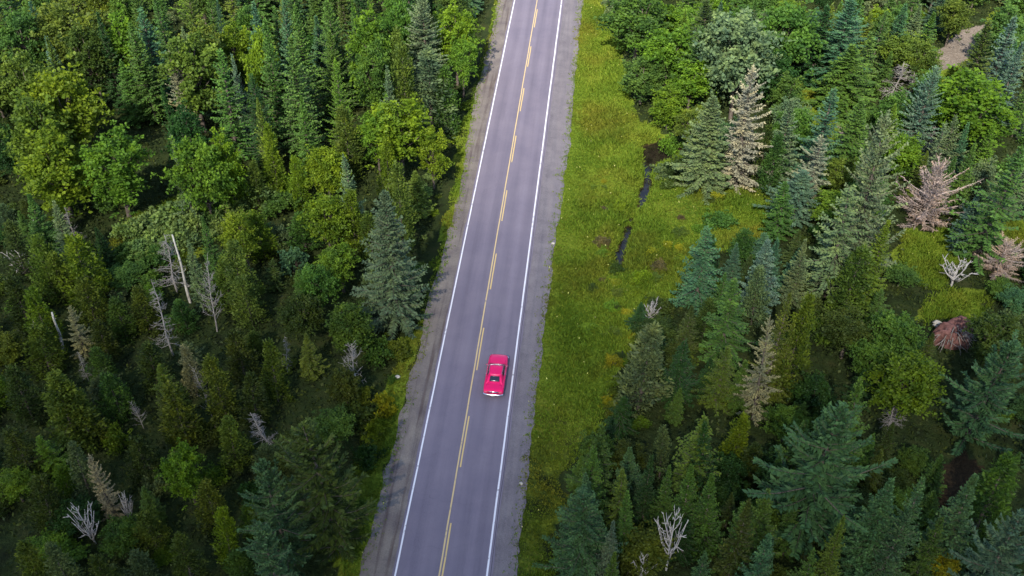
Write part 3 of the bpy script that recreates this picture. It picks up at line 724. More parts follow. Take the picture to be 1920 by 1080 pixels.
S, F_, B_, C_, P_, G_, K_, D_, A_, O_, X_ = 'spruce', 'fir', 'broadleaf', 'cedar', 'pine', 'lichen', 'shrub', 'dead', 'antler', 'pole', 'bleached'
SPEC = [
 # --- across the road from the stream, far part
 (B_, 22, 22, 13, 80, 'mg'), (B_, 118, -6, 14, 120, 'ol'), (F_, 55, 48, 10, 42, 'br'), (F_, 92, 66, 11, 46, 'bl'), (B_, 22, 92, 14, 95, 'ol'), (B_, 104, 126, 15, 120, 'yg'),
 (B_, 40, 165, 15, 120, 'ol'), (B_, 192, 236, 13, 105, 'lg'), (B_, 75, 232, 13, 130, 'yg'), (B_, 215, 8, 14, 72, 'lg'), (S, 246, 45, 14.5, 76, 'mg'), (F_, 263, 12, 15, 55, 'bg'),
 (F_, 226, 112, 9.5, 50, 'mg'), (B_, 338, 42, 16, 100, 'ol'), (G_, 322, 92, 13, 52, 'tn'), (B_, 378, 24, 15, 64, 'ol'), (F_, 405, 2, 13, 34, 'bg'), (B_, 430, 30, 12, 54, 'yg'), (B_, 472, 58, 14, 52, 'yg'),
 (F_, 402, 94, 16, 62, 'mg'), (F_, 441, 102, 13, 34, 'bl'), (S, 470, 138, 13, 58, 'dg'), (F_, 478, 6, 14, 60, 'bg'), (B_, 362, 252, 13, 96, 'lg'), (B_, 412, 238, 12, 62, 'yg'), (F_, 326, 250, 13, 46, 'gr'),
 (F_, 340, 50, 14, 42, 'gr'), (B_, 150, 40, 13, 70, 'do'), (F_, 180, 25, 14, 46, 'dg'), (F_, 498, 38, 17, 62, 'mg'), (F_, 538, 70, 17, 74, 'mg'), (F_, 523, -4, 14, 38, 'bg'), (F_, 556, 6, 15, 48, 'mg'),
 (F_, 588, 30, 10, 46, 'bg'), (S, 625, -4, 16, 72, 'mg'), (B_, 682, 6, 16, 80, 'lg'), (B_, 748, -6, 13, 66, 'mg'), (S, 792, -4, 14, 80, 'gr'), (B_, 852, 2, 13, 74, 'yg'), (C_, 736, 56, 13, 42, 'ol'),
 (C_, 752, 80, 14, 54, 'ol'), (C_, 800, 92, 13, 84, 'gr'), (F_, 722, 120, 12, 42, 'gr'), (B_, 740, 178, 12, 104, 'yg'), (B_, 806, 226, 10, 58, 'yg'), (C_, 642, 196, 11, 60, 'ol'), (C_, 500, 228, 11, 44, 'yg'),
 (C_, 552, 292, 8, 36, 'yg'), (B_, 606, 278, 8, 76, 'yg'), (F_, 652, 286, 13, 48, 'gr'), (C_, 718, 258, 9, 34, 'yg'), (C_, 742, 298, 13, 58, 'ol'), (B_, 690, 60, 14, 60, 'mg'), (S, 575, 120, 10, 50, 'dg'),
 (B_, 700, 200, 10, 70, 'lg'), (C_, 825, 120, 11, 52, 'mg'), (S, 610, 60, 13, 60, 'mg'), (B_, 865, 60, 10, 50, 'lg'), (C_, 470, 300, 7, 44, 'ol'), (F_, 560, 180, 12, 50, 'mg'),
 (S, 722, 358, 18, 122, 'gd', 'broad dull grey-green spruce overhanging the road shoulder, its shadow on the asphalt'),
 # --- left middle
 (F_, 55, 365, 9, 52, 'mg'), (F_, 96, 376, 10, 46, 'gr'), (C_, 130, 440, 12, 74, 'yg'), (S, 180, 424, 6, 36, 'dg'), (C_, 10, 415, 11, 56, 'do'), (C_, 62, 440, 11, 56, 'ol'), (C_, 88, 470, 9, 48, 'ol'),
 (K_, 240, 424, 2.8, 72, 'pg'), (K_, 275, 402, 3.4, 84, 'pg'), (K_, 312, 386, 3.6, 84, 'pg'), (K_, 330, 425, 3.0, 76, 'pg'), (K_, 262, 448, 2.6, 64, 'pg'), (K_, 360, 405, 3.4, 80, 'pg'), (K_, 300, 430, 3.0, 72, 'pg'), (K_, 345, 375, 3.0, 66, 'pg'), (K_, 400, 352, 3.0, 70, 'pg'), (K_, 440, 345, 3.0, 66, 'pg'), (K_, 480, 350, 3.0, 70, 'pg'), (K_, 520, 360, 3.0, 66, 'mg'), (K_, 420, 390, 3.0, 66, 'pg'), (K_, 545, 330, 2.8, 60, 'lg'), (K_, 290, 462, 2.6, 60, 'mg'), (K_, 225, 462, 2.2, 56, 'mg'), (K_, 390, 385, 3.0, 56, 'mg'),
 (A_, 30, 468, 4, 44, 'mg'), (O_, 60, 412, 3, 10, 'mg'), (O_, 70, 408, 3.4, 10, 'mg'), (D_, 122, 388, 6, 30, 'mg'), (C_, 52, 540, 11, 54, 'yg'), (D_, 62, 600, 5, 24, 'mg'), (O_, 92, 588, 5.5, 20, 'mg'),
 (G_, 126, 572, 7, 42, 'tn'), (D_, 146, 660, 4, 24, 'mg'), (C_, 60, 610, 8, 64, 'ol'), (D_, 303, 440, 8, 58, 'mg'), (D_, 284, 528, 10, 44, 'mg'),
 (O_, 325, 448, 8.8, 20, 'mg', 'straight white birch pole standing bare above the pale shrubs'), (F_, 352, 444, 10, 40, 'gr'), (F_, 384, 405, 9, 38, 'mg'), (D_, 376, 498, 9, 40, 'mg'),
 (C_, 432, 455, 13, 62, 'ol'), (B_, 445, 395, 9, 60, 'yg'), (C_, 256, 535, 8, 52, 'ol'), (C_, 344, 648, 9, 36, 'tn'), (C_, 392, 660, 12, 56, 'ol'), (D_, 374, 692, 7, 26, 'mg'), (C_, 410, 480, 9, 52, 'ol'),
 (K_, 512, 430, 2.8, 60, 'gr'), (B_, 604, 364, 9, 84, 'yg'), (C_, 652, 346, 10, 56, 'yg'), (K_, 548, 465, 3.4, 50, 'bg'), (B_, 632, 455, 7, 64, 'lg'), (C_, 562, 398, 7, 56, 'mg'), (B_, 650, 560, 7, 86, 'mg'),
 (B_, 585, 500, 7, 70, 'mg'), (C_, 480, 395, 9, 50, 'yg'), (C_, 455, 520, 9, 52, 'ol'), (C_, 690, 400, 9, 46, 'ol'), (B_, 560, 560, 6, 74, 'do'), (C_, 500, 648, 10, 50, 'ol'), (D_, 526, 632, 5, 22, 'mg'),
 (D_, 655, 640, 6.5, 50, 'mg', 'forked pale birch with bare stems rising beside a cut log'), (C_, 215, 560, 7, 50, 'mg'), (C_, 180, 600, 7, 52, 'do'), (C_, 20, 520, 10, 60, 'do'), (C_, 150, 520, 9, 54, 'ol'),
 # --- left near
 (C_, 92, 700, 13, 84, 'ol'), (C_, 128, 712, 11, 70, 'ol'), (C_, 318, 718, 11, 66, 'ol'), (D_, 252, 750, 4, 24, 'mg'), (C_, 128, 830, 11, 52, 'gr'), (G_, 166, 850, 9, 44, 'tn'), (A_, 150, 952, 5, 44, 'mg'),
 (A_, 224, 932, 3.5, 26, 'mg'), (B_, 332, 832, 8, 66, 'lg'), (K_, 282, 888, 2.8, 50, 'gr'), (K_, 212, 800, 3, 44, 'lg'), (C_, 92, 1018, 10, 56, 'gr'), (C_, 42, 1022, 10, 60, 'ol'), (C_, 405, 955, 10, 46, 'yg'),
 (P_, 597, 782, 17, 150, 'do', 'dark brownish feathery pine leaning over the verge behind the blue-green pine'), (P_, 502, 878, 14, 104, 'bg', 'blue-green feathery pine in front of the dark brownish pine'), (P_, 490, 978, 13, 84, 'bg'),
 (D_, 492, 770, 5, 44, 'mg'), (C_, 20, 690, 9, 60, 'do'), (C_, 20, 800, 9, 64, 'do'), (C_, 60, 900, 9, 58, 'do'), (C_, 270, 640, 8, 60, 'do'), (C_, 420, 780, 9, 56, 'ol'), (C_, 460, 700, 9, 54, 'do'),
 (C_, 380, 900, 8, 54, 'ol'), (C_, 200, 700, 8, 54, 'mg'), (C_, 250, 820, 8, 56, 'do'), (C_, 330, 1000, 9, 58, 'do'), (C_, 180, 1040, 9, 56, 'do'), (C_, 270, 960, 7, 54, 'ol'), (C_, 440, 620, 9, 54, 'do'),
 (B_, 640, 690, 5, 70, 'do'), (K_, 716, 745, 2.4, 44, 'yl'), (K_, 708, 790, 2.0, 40, 'yg'), (K_, 700, 640, 2.6, 60, 'mg'), (K_, 745, 640, 2.2, 50, 'ol'), (K_, 670, 760, 2.4, 64, 'do'), (K_, 690, 840, 2.2, 60, 'dg'),
 # --- stream side, far part
 (B_, 1200, -14, 11, 116, 'mg'), (B_, 1258, 50, 10, 96, 'lg'), (B_, 1208, 110, 7, 84, 'mg'), (S, 1309, 44, 12, 64, 'mg'), (S, 1335, -2, 12, 90, 'do'), (B_, 1302, 112, 8, 76, 'lg'),
 (B_, 1402, 20, 16, 134, 'gr', 'huge rounded grey-green tree crowding the bleached half-dead spruce'), (G_, 1418, 122, 17, 84, 'tn', 'bleached half-dead spruce with pale tan needles beside a deep shadow'), (S, 1346, 182, 13, 112, 'gr'),
 (B_, 1305, 200, 7, 60, 'ol'), (B_, 1492, 4, 13, 108, 'mg'), (B_, 1470, 90, 9, 76, 'dg'), (F_, 1487, 184, 13, 64, 'gr'), (F_, 1552, 168, 14, 72, 'bg'), (G_, 1538, 256, 10, 70, 'tn'), (S, 1502, 318, 7, 92, 'bl'),
 (K_, 1262, 255, 2.5, 50, 'lg'), (K_, 1272, 300, 2.2, 54, 'do'), (K_, 1245, 310, 1.6, 40, 'gr'), (B_, 1258, 170, 7, 70, 'lg'), (C_, 1460, 250, 9, 50, 'mg'),
 (S, 1592, -8, 14, 104, 'bg'), (S, 1602, 88, 10, 116, 'mg'), (B_, 1652, 10, 6, 54, 'yg'), (F_, 1700, 8, 11, 50, 'bg'), (F_, 1746, 20, 10, 54, 'mg'), (B_, 1702, 56, 8, 74, 'ol'), (D_, 1690, 110, 7, 60, 'mg'),
 (F_, 1866, 44, 14, 78, 'do'), (F_, 1896, 30, 13, 58, 'bl'), (F_, 1916, 82, 12, 50, 'bl'), (B_, 1850, 128, 13, 136, 'lg'), (S, 1754, 124, 14, 66, 'bl'), (D_, 1712, 132, 6, 34, 'mg'), (S, 1624, 180, 13, 92, 'mg'),
 (B_, 1692, 165, 9, 70, 'mg'), (S, 1673, 218, 22, 98, 'gr', 'towering grey-green spruce rising highest of the stream side trees'), (G_, 1604, 345, 15, 116, 'gr'), (F_, 1795, 214, 11, 56, 'gr'), (F_, 1818, 234, 10, 46, 'bg'), (G_, 1776, 228, 10, 50, 'gr'),
 (X_, 1766, 312, 8.5, 104, 'pk', 'large sprawling heap of bleached pinkish branches in the grassy gap'), (D_, 1756, 240, 6, 40, 'mg'), (F_, 1906, 266, 16, 92, 'mg'), (S, 1842, 368, 8, 58, 'bl'), (B_, 1905, 0, 11, 90, 'mg'),
 (S, 1545, 10, 12, 70, 'dg'), (C_, 1440, 230, 9, 46, 'do'), (F_, 1640, 60, 10, 50, 'mg'), (B_, 1800, -5, 8, 60, 'ol'),
 # --- stream side, middle
 (F_, 1326, 428, 11, 72, 'bg'), (F_, 1445, 444, 10, 72, 'bl'), (F_, 1457, 446, 9, 44, 'bg'), (F_, 1381, 523, 11, 78, 'mg'), (C_, 1216, 598, 12, 88, 'gr'), (F_, 1282, 632, 9, 64, 'dg'), (F_, 1358, 648, 8, 56, 'ol'),
 (F_, 1400, 672, 7, 52, 'mg'), (G_, 1452, 600, 13, 62, 'tn'), (F_, 1471, 544, 14, 50, 'ol'), (C_, 1511, 543, 14, 60, 'ol'), (F_, 1489, 594, 11, 44, 'ol'), (F_, 1511, 448, 9, 46, 'gr'), (K_, 1205, 508, 1.8, 34, 'yg'),
 (C_, 1612, 466, 10, 80, 'ol'), (F_, 1660, 418, 11, 56, 'yg'), (B_, 1692, 590, 7, 90, 'mg'), (X_, 1890, 458, 4.2, 92, 'pk', 'tangle of pinkish bare branches at the edge of the yellow grass'), (A_, 1800, 490, 3.5, 56, 'mg'),
 (B_, 1716, 668, 9, 116, 'lg'), (P_, 1888, 638, 13, 112, 'bg', 'bluish feathery pine beside the reddish root mound'), (B_, 1885, 585, 8, 90, 'do'), (B_, 1600, 590, 6, 90, 'do'), (K_, 1560, 600, 3, 70, 'ol'), (B_, 1640, 640, 6, 80, 'mg'),
 (C_, 1430, 500, 8, 54, 'gr'), (C_, 1400, 430, 5, 50, 'mg'), (K_, 1350, 400, 1.8, 56, 'mg'), (K_, 1240, 560, 1.8, 50, 'do'), (C_, 1330, 560, 6, 54, 'do'), (A_, 1222, 570, 2.5, 30, 'mg'), (B_, 1540, 700, 6, 80, 'dg'),
 # --- stream side, near
 (F_, 1127, 798, 10, 74, 'mg'), (F_, 1112, 832, 11, 64, 'mg'), (F_, 1100, 884, 10, 58, 'bg'), (S, 1106, 926, 11, 112, 'bg'), (F_, 1190, 838, 7, 52, 'bg'), (F_, 1168, 878, 9, 50, 'ol'), (F_, 1183, 924, 9, 44, 'mg'), (F_, 1222, 860, 9, 46, 'dg'),
 (F_, 1253, 870, 9, 46, 'mg'), (F_, 1317, 776, 11, 82, 'ol'), (F_, 1342, 788, 11, 52, 'dg'), (F_, 1298, 878, 10, 58, 'mg'), (F_, 1343, 898, 10, 66, 'mg'), (F_, 1140, 964, 9, 44, 'bl'),
 (A_, 1266, 966, 7.5, 52, 'mg', 'white antler-shaped snag standing among small firs'), (A_, 1206, 1040, 3.5, 36, 'mg'), (B_, 1212, 992, 5, 96, 'ol'), (F_, 1440, 913, 10, 66, 'mg'), (F_, 1394, 934, 11, 60, 'do'), (F_, 1406, 940, 10, 54, 'mg'),
 (F_, 1434, 992, 11, 60, 'bg'), (F_, 1153, 1032, 9, 48, 'mg'), (C_, 1392, 770, 8, 60, 'yg'), (C_, 1250, 800, 7, 46, 'gr'), (F_, 1318, 1030, 9, 50, 'bg'), (F_, 1240, 890, 7, 36, 'dg'), (F_, 1460, 860, 8, 56, 'dg'),
 (P_, 1574, 742, 18, 156, 'bg', 'large bluish feathery pine with long layered plumes beside a slim fir'), (F_, 1628, 714, 14, 72, 'mg'), (F_, 1503, 780, 10, 64, 'mg'), (F_, 1730, 884, 14, 66, 'bg'), (S, 1676, 908, 12, 100, 'bg'), (F_, 1696, 946, 11, 50, 'bg'),
 (F_, 1838, 902, 12, 84, 'bg'), (P_, 1912, 958, 13, 116, 'bl'), (C_, 1896, 850, 11, 86, 'mg'), (F_, 1583, 970, 10, 46, 'ol'), (F_, 1536, 1028, 9, 50, 'mg'), (B_, 1782, 1042, 4, 52, 'yl', 'small bright yellow leafy tree among dark bluish firs'),
 (D_, 1688, 738, 5, 44, 'mg'), (B_, 1470, 850, 5, 80, 'dg'), (F_, 1440, 1000, 9, 48, 'bg'), (F_, 1600, 880, 9, 54, 'dg'), (F_, 1500, 930, 8, 50, 'mg'), (C_, 1420, 830, 6, 60, 'do'), (B_, 1370, 860, 5, 70, 'dg'), (F_, 1770, 960, 9, 52, 'mg'),
]
for s in SPEC:
    tip(*s[:6], label=s[6] if len(s) > 6 else None)

# ------------------------------------------------------------------ undergrowth trees that close the stand
HOLLOW = gpoly([(120, 60), (215, 90), (300, 200), (352, 330), (340, 430), (222, 445), (205, 380), (185, 300), (130, 200)])
KEEP_OPEN = MEADOWS[:7] + [HOLLOW, gpoly([(1725, 580), (1850, 580), (1850, 800), (1725, 800)]), gpoly([(1735, 60), (1870, 10), (1860, 235), (1735, 235)]), gpoly([(1480, 120), (1612, 120), (1612, 340), (1500, 310)]), gpoly([(1685, 415), (1800, 415), (1810, 620), (1690, 600)]), gpoly([(1750, 850), (1840, 820), (1850, 900), (1760, 950)])]
corner = gpoly([(-60, -45), (1980, -45), (1990, 1140), (-90, 1140)])
cxs = [c[0] for c in corner]; cys = [c[1] for c in corner]
def is_open(x, y):
    if -9.3 < x < 8.5: return True
    if any(inpoly(np.array([x]), np.array([y]), p)[0] for p in KEEP_OPEN): return True
    return bool(stream_d(np.array([x]), np.array([y]))[0] < 1.5)
def clear_of(x, y, R, f):
    for t in TREES:
        if (t['x']-x)**2+(t['y']-y)**2 < (f*(t['R']+R))**2: return False
    return True
fill = 0
for tries in range(5000):
    x, y = RNG.uniform(min(cxs), max(cxs)), RNG.uniform(min(cys), max(cys))
    if not inpoly(np.array([x]), np.array([y]), corner)[0] or is_open(x, y): continue
    left, farp = x < 0, y > 90
    k = RNG.random()
    if left and farp:
        kind, h, R = (F_, RNG.uniform(9, 13), RNG.uniform(1.4, 2.0)) if k < .45 else (B_, RNG.uniform(8, 12), RNG.uniform(2.0, 2.8)) if k < .75 else (S, RNG.uniform(9, 14), RNG.uniform(1.8, 2.4))
        tint = random.choice(['mg', 'dg', 'bg', 'ol', 'mg', 'lg', 'do'])
    elif left:
        kind, h, R = (C_, RNG.uniform(2.6, 5.0), RNG.uniform(1.1, 1.7)) if k < .4 else (B_, RNG.uniform(2.4, 4.2), RNG.uniform(1.4, 2.1)) if k < .85 else (F_, RNG.uniform(3, 5.5), RNG.uniform(.9, 1.3))
        tint = random.choice(['ol', 'do', 'mg', 'mg', 'ol', 'gd', 'dg', 'lg'])
    elif farp:
        kind, h, R = (F_, RNG.uniform(6, 10), RNG.uniform(1.3, 1.9)) if k < .5 else (B_, RNG.uniform(5, 8), RNG.uniform(1.8, 2.6))
        tint = random.choice(['mg', 'bg', 'ol', 'gr', 'lg', 'mg'])
    else:
        kind, h, R = (F_, RNG.uniform(3.6, 6.0), RNG.uniform(.9, 1.3)) if k < .55 else (B_, RNG.uniform(2.2, 3.8), RNG.uniform(1.3, 2.0))
        tint = random.choice(['dg', 'mg', 'do', 'bg', 'mg', 'do'])
    if left and x > -14: h = min(h, 6)
    if clear_of(x, y, R, .80 if left and farp else .62):
        put(kind, x, y, h, R, tint); fill += 1
    if fill >= 330: break
nshrub = 0
for tries in range(6000):
    x, y = RNG.uniform(min(cxs), max(cxs)), RNG.uniform(min(cys), max(cys))
    if not inpoly(np.array([x]), np.array([y]), corner)[0] or is_open(x, y): continue
    R = RNG.uniform(.8, 1.5)
    if clear_of(x, y, R, .50):
        put(K_, x, y, R*RNG.uniform(1.1, 1.9), R, random.choice(['do', 'dg', 'ol', 'mg', 'do', 'gr', 'lg'])); nshrub += 1
    if nshrub >= 165: break
# low bushes along the verges and in the wet meadow
for k in range(110):
    if k < 20: x, y = RNG.uniform(-9.6, -7.4), RNG.uniform(48, 145)
    elif k < 70: q = at(RNG.uniform(1125, 1360), RNG.uniform(430, 700)); x, y = q[0], q[1]
    elif k < 92: q = at(RNG.normal(1138, 16), RNG.uniform(330, 800)); x, y = q[0], q[1]
    else: q = at(RNG.uniform(1240, 1470), RNG.uniform(345, 450)); x, y = q[0], q[1]
    if x > 0 and (x < 8.4 or stream_d(np.array([x]), np.array([y]))[0] < .7): continue
    R = RNG.uniform(.35, .9)
    put(K_, x, y, R*RNG.uniform(.8, 1.4), R, random.choice(['ol', 'ol', 'yg', 'do', 'br', 'lg', 'yl'] if k > 19 else ['ol', 'mg', 'yg', 'lg', 'pg']))

# ------------------------------------------------------------------ ground cover (uncountable)
def scatter_in(n, test):
    out = []
    while sum(len(o) for o in out) < n:
        x = RNG.uniform(min(cxs), max(cxs), n); y = RNG.uniform(min(cys), max(cys), n)
        ok = inpoly(x, y, corner) & test(x, y)
        out.append(np.stack([x[ok], y[ok]], 1))
    return np.concatenate(out)[:n]
def meadow_test(x, y):
    jx, jy = x+1.2*vnoise(x, y, 2.5, 51), y+1.2*vnoise(x, y, 2.5, 52)
    k = np.zeros(len(x), bool)
    for p in MEADOWS: k |= inpoly(jx, jy, p)
    for p in DIRTS: k &= ~inpoly(x, y, p)
    out = np.where(x < 0, -x+shoulder_l(y), x-shoulder_r(y))
    return (k | ((out < .6) & (np.abs(x) < 8))) & (out > .15-1.1*RNG.random(len(x))**3.0) & (stream_d(x, y) > .05+.35*RNG.random(len(x))**2)
P = scatter_in(52000, meadow_test)
out = np.where(P[:, 0] < 0, -P[:, 0]+shoulder_l(P[:, 1]), P[:, 0]-shoulder_r(P[:, 1]))
tall = np.clip(.35+.25*vnoise(P[:, 0], P[:, 1], 5, 61)+.25*vnoise(P[:, 0], P[:, 1], 1.6, 62), .12, 1)*np.clip(.3+out/4, .16, 1.25)
base3 = np.stack([P[:, 0], P[:, 1], np.maximum(ground_z(P[:, 0], P[:, 1])-.04, np.where(out < .15, -.16+.13*np.clip(-out/1.8, 0, 1), -9))], 1)
GV, GT = [], []
for k in range(4):
    n = len(P)
    d = RNG.normal(0, .42, (n, 3)); d[:, 2] = 1
    b = base3 + np.concatenate([RNG.normal(0, .10, (n, 2)), np.zeros((n, 1))], 1)
    L = tall*RNG.uniform(.7, 1.4, n)+.12
    GV.append(kites(b, d, L, RNG.uniform(.05, .12, n), RNG.uniform(-1.6, 1.6, n), .2))
    GT.append(np.clip(.45+.28*vnoise(P[:, 0], P[:, 1], 3, 63)+RNG.normal(0, .2, n)+.22*vnoise(P[:, 0], P[:, 1], 9, 64)-.22*np.clip((72-P[:, 1]+5*vnoise(P[:, 0], P[:, 1], 6, 65))/16, 0, 1), 0, 1))  # tone lowered over the near verge, shade painted into the blades
gm = kite_mesh('grass', list(zip(GV, GT)))
go = link('grass', gm, None, kind='stuff', label='tall yellow-green grass covering the verges and wet meadow')
mg_, n, l, out_ = new_mat('meadow_grass')
geo = n.new('ShaderNodeNewGeometry'); at_ = n.new('ShaderNodeAttribute'); at_.attribute_name = 'tone'
big = noise(n, l, geo.outputs['Position'], .10, 4); sel = ramp(n, [(.48, (0, 0, 0)), (.64, (.8, .8, .8))]); l.new(big.outputs['Fac'], sel.inputs[0])
c1 = ramp(n, [(0, (.080, .145, .012)), (.5, (.150, .225, .018)), (1, (.240, .290, .030))]); c2 = ramp(n, [(0, (.090, .095, .012)), (.5, (.180, .180, .018)), (1, (.28, .26, .035))])
l.new(at_.outputs['Fac'], c1.inputs[0]); l.new(at_.outputs['Fac'], c2.inputs[0])
cc = mix(n, l, sel.outputs[0], c1.outputs[0], c2.outputs[0]); b = principled(n, .7, .15); l.new(cc, b.inputs['Base Color'])
tr = n.new('ShaderNodeBsdfTranslucent'); l.new(cc, tr.inputs['Color']); ms = n.new('ShaderNodeMixShader'); ms.inputs[0].default_value = .25
l.new(b.outputs[0], ms.inputs[1]); l.new(tr.outputs[0], ms.inputs[2]); l.new(ms.outputs[0], out_.inputs[0])
gm.materials.append(mg_)

def forest_test(x, y):
    k = np.ones(len(x), bool)
    for p in MEADOWS[:6]+MEADOWS[7:]: k &= ~inpoly(x, y, p)
    for p in DIRTS: k &= ~inpoly(x, y, p)
    return k & ((x < -7.5) | (x > 9)) & (stream_d(x, y) > .6)
P = scatter_in(90000, forest_test)
n = len(P)
hh = np.clip(.35+.35*vnoise(P[:, 0], P[:, 1], 2.2, 71), .05, 1)*RNG.uniform(.2, 1.3, n)
b = np.stack([P[:, 0], P[:, 1], ground_z(P[:, 0], P[:, 1])+hh*.8], 1)
d = RNG.normal(0, .8, (n, 3)); d[:, 2] += .4
L = RNG.uniform(.22, .5, n)
um = kite_mesh('undergrowth', [(kites(b, d, L, L*RNG.uniform(.4, .7, n), RNG.uniform(-1.6, 1.6, n), .15), np.clip(.4+.25*vnoise(P[:, 0], P[:, 1], 4, 72)+RNG.normal(0, .2, n), 0, 1))])
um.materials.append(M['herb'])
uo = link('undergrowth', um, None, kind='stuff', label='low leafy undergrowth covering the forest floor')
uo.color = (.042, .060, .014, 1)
# pale flower heads in the verge grass
P = scatter_in(170, meadow_test); n = len(P)
b = np.stack([P[:, 0], P[:, 1], ground_z(P[:, 0], P[:, 1])+RNG.uniform(.3, .75, n)], 1)
V4 = []
for k in range(3):
    d = RNG.normal(0, 1, (n, 3)); V4.append((kites(b, d, np.full(n, .10), np.full(n, .09), RNG.uniform(-1, 1, n)), RNG.random(n)))
fm = kite_mesh('wildflowers', V4)
link('wildflowers', fm, plain('cream_petals', (.55, .52, .16), .7, .2, vary=.3, scale=.4), kind='stuff', label='scattered cream flower heads in the roadside grass')

# ------------------------------------------------------------------ small ground things
def lump(name, seed, rx, ry, rz, amp, mat, subdiv=18):
    r = np.random.default_rng(seed)
    nu, nv = subdiv*2, subdiv
    V, Q = [], []
    ph = r.uniform(0, 6, (7, 3)); fr = r.uniform(1.2, 5, (7, 3))
    for j in range(nv+1):
        for i in range(nu):
            th, p_ = math.pi*j/nv, 2*math.pi*i/nu
            u = np.array([math.sin(th)*math.cos(p_), math.sin(th)*math.sin(p_), math.cos(th)])
            k = 1+amp*sum(math.sin(fr[q]@u*1.6+ph[q, 0])/(1+q*.35) for q in range(7))*.45
            V.append(u*k*np.array([rx, ry, rz]))
    Q = [(j*nu+i, j*nu+(i+1) % nu, (j+1)*nu+(i+1) % nu, (j+1)*nu+i) for j in range(nv) for i in range(nu)]
    m_ = mesh_arrays(name, V, Q, smooth=True); m_.materials.append(mat); return m_
M['red_soil'] = plain('reddish_root_soil', (.15, .072, .062), .95, .1, vary=.5, scale=3)
M['stone'] = plain('pale_stone', (.42, .38, .32), .85, .2, vary=.25, scale=5)
q = at(1782, 640)
mound = bpy.data.objects.new('root_mound', None); col.objects.link(mound); mound.location = (q[0], q[1], float(ground_z(q[0], q[1])))
mound['label'] = 'reddish upturned root mound of bare soil and pale roots'; mound['category'] = 'root mound'
link('soil', lump('root_soil', 5, 1.75, 1.1, 2.4, .30, M['red_soil']), None, mound).rotation_euler = (-.25, 0, .2)
r = np.random.default_rng(77)
for k in range(46):
    g = Geo(); az = r.uniform(-2.9, -.2); zz = r.uniform(.3, 2.4)
    o = np.array([math.cos(az)*1.45*math.sqrt(max(.1, 1-(zz/2.6)**2)), math.sin(az)*.95*math.sqrt(max(.1, 1-(zz/2.6)**2)), zz])
    dd = unit(np.array([o[0]*.6, o[1]*1.2, r.normal(-.5, .7)])); L_ = r.uniform(.4, 1.5)
    g.tube([o-dd*.2, o+dd*L_*.5+r.normal(0, .1, 3), o+dd*L_+r.normal(0, .2, 3)+np.array([0, 0, -.2])], [.05, .035, .012], 4)
    link('root', g.mesh('root', True), M['deadwood'], mound)
q = at(1755, 612)
link('boulder', lump('boulder', 9, .42, .34, .32, .28, M['stone'], 12), None, label='pale rounded boulder against the reddish root mound', cat='boulder').location = (q[0], q[1], float(ground_z(q[0], q[1]))+.75)
for (x, y, s, lb) in ((1037, 455, .16, 'small pale stone at the gravel edge opposite the big roadside spruce'), (977, 905, .15, 'small pale stone in verge grass beside the gravel, near small firs'), (745, 700, .2, 'small grey stone on the brown gravel edge across from the red car')):
    q = at(x, y)
    link('stone', lump('stone', int(x), s*1.3, s, s*.8, .15, M['stone'], 8), None, label=lb, cat='stone').location = (q[0], q[1], float(ground_z(q[0], q[1]))+s*.5)
# cut log beside the forked birch
q = at(648, 706); z = float(ground_z(q[0], q[1]))
logo = bpy.data.objects.new('cut_log', None); col.objects.link(logo); logo.location = (q[0], q[1], z); logo.rotation_euler = (0, 0, .35)
logo['label'] = 'pale cut log lying at the foot of the forked birch'; logo['category'] = 'log'
g = Geo(); g.tube([(-.95, 0, .2), (-.3, .04, .21), (.3, .0, .2), (.95, .05, .18)], [.21, .2, .19, .17], 10, False); link('log_trunk', g.mesh('log_trunk', True), M['birch'], logo)
for sx, yy, rr_ in ((-.951, 0, .21), (.951, .05, .17)):
    th = np.linspace(0, 2*np.pi, 11)[:-1]
    V = np.stack([np.full(10, sx), yy+np.cos(th)*rr_, .19+np.sin(th)*rr_], 1)
    g = Geo(); g.add(np.concatenate([[[sx, yy, .19]], V]), None, [(0, 1+k, 1+(k+1) % 10) for k in range(10)]); link('cut_end', g.mesh('cut_end'), M['stone'], logo)

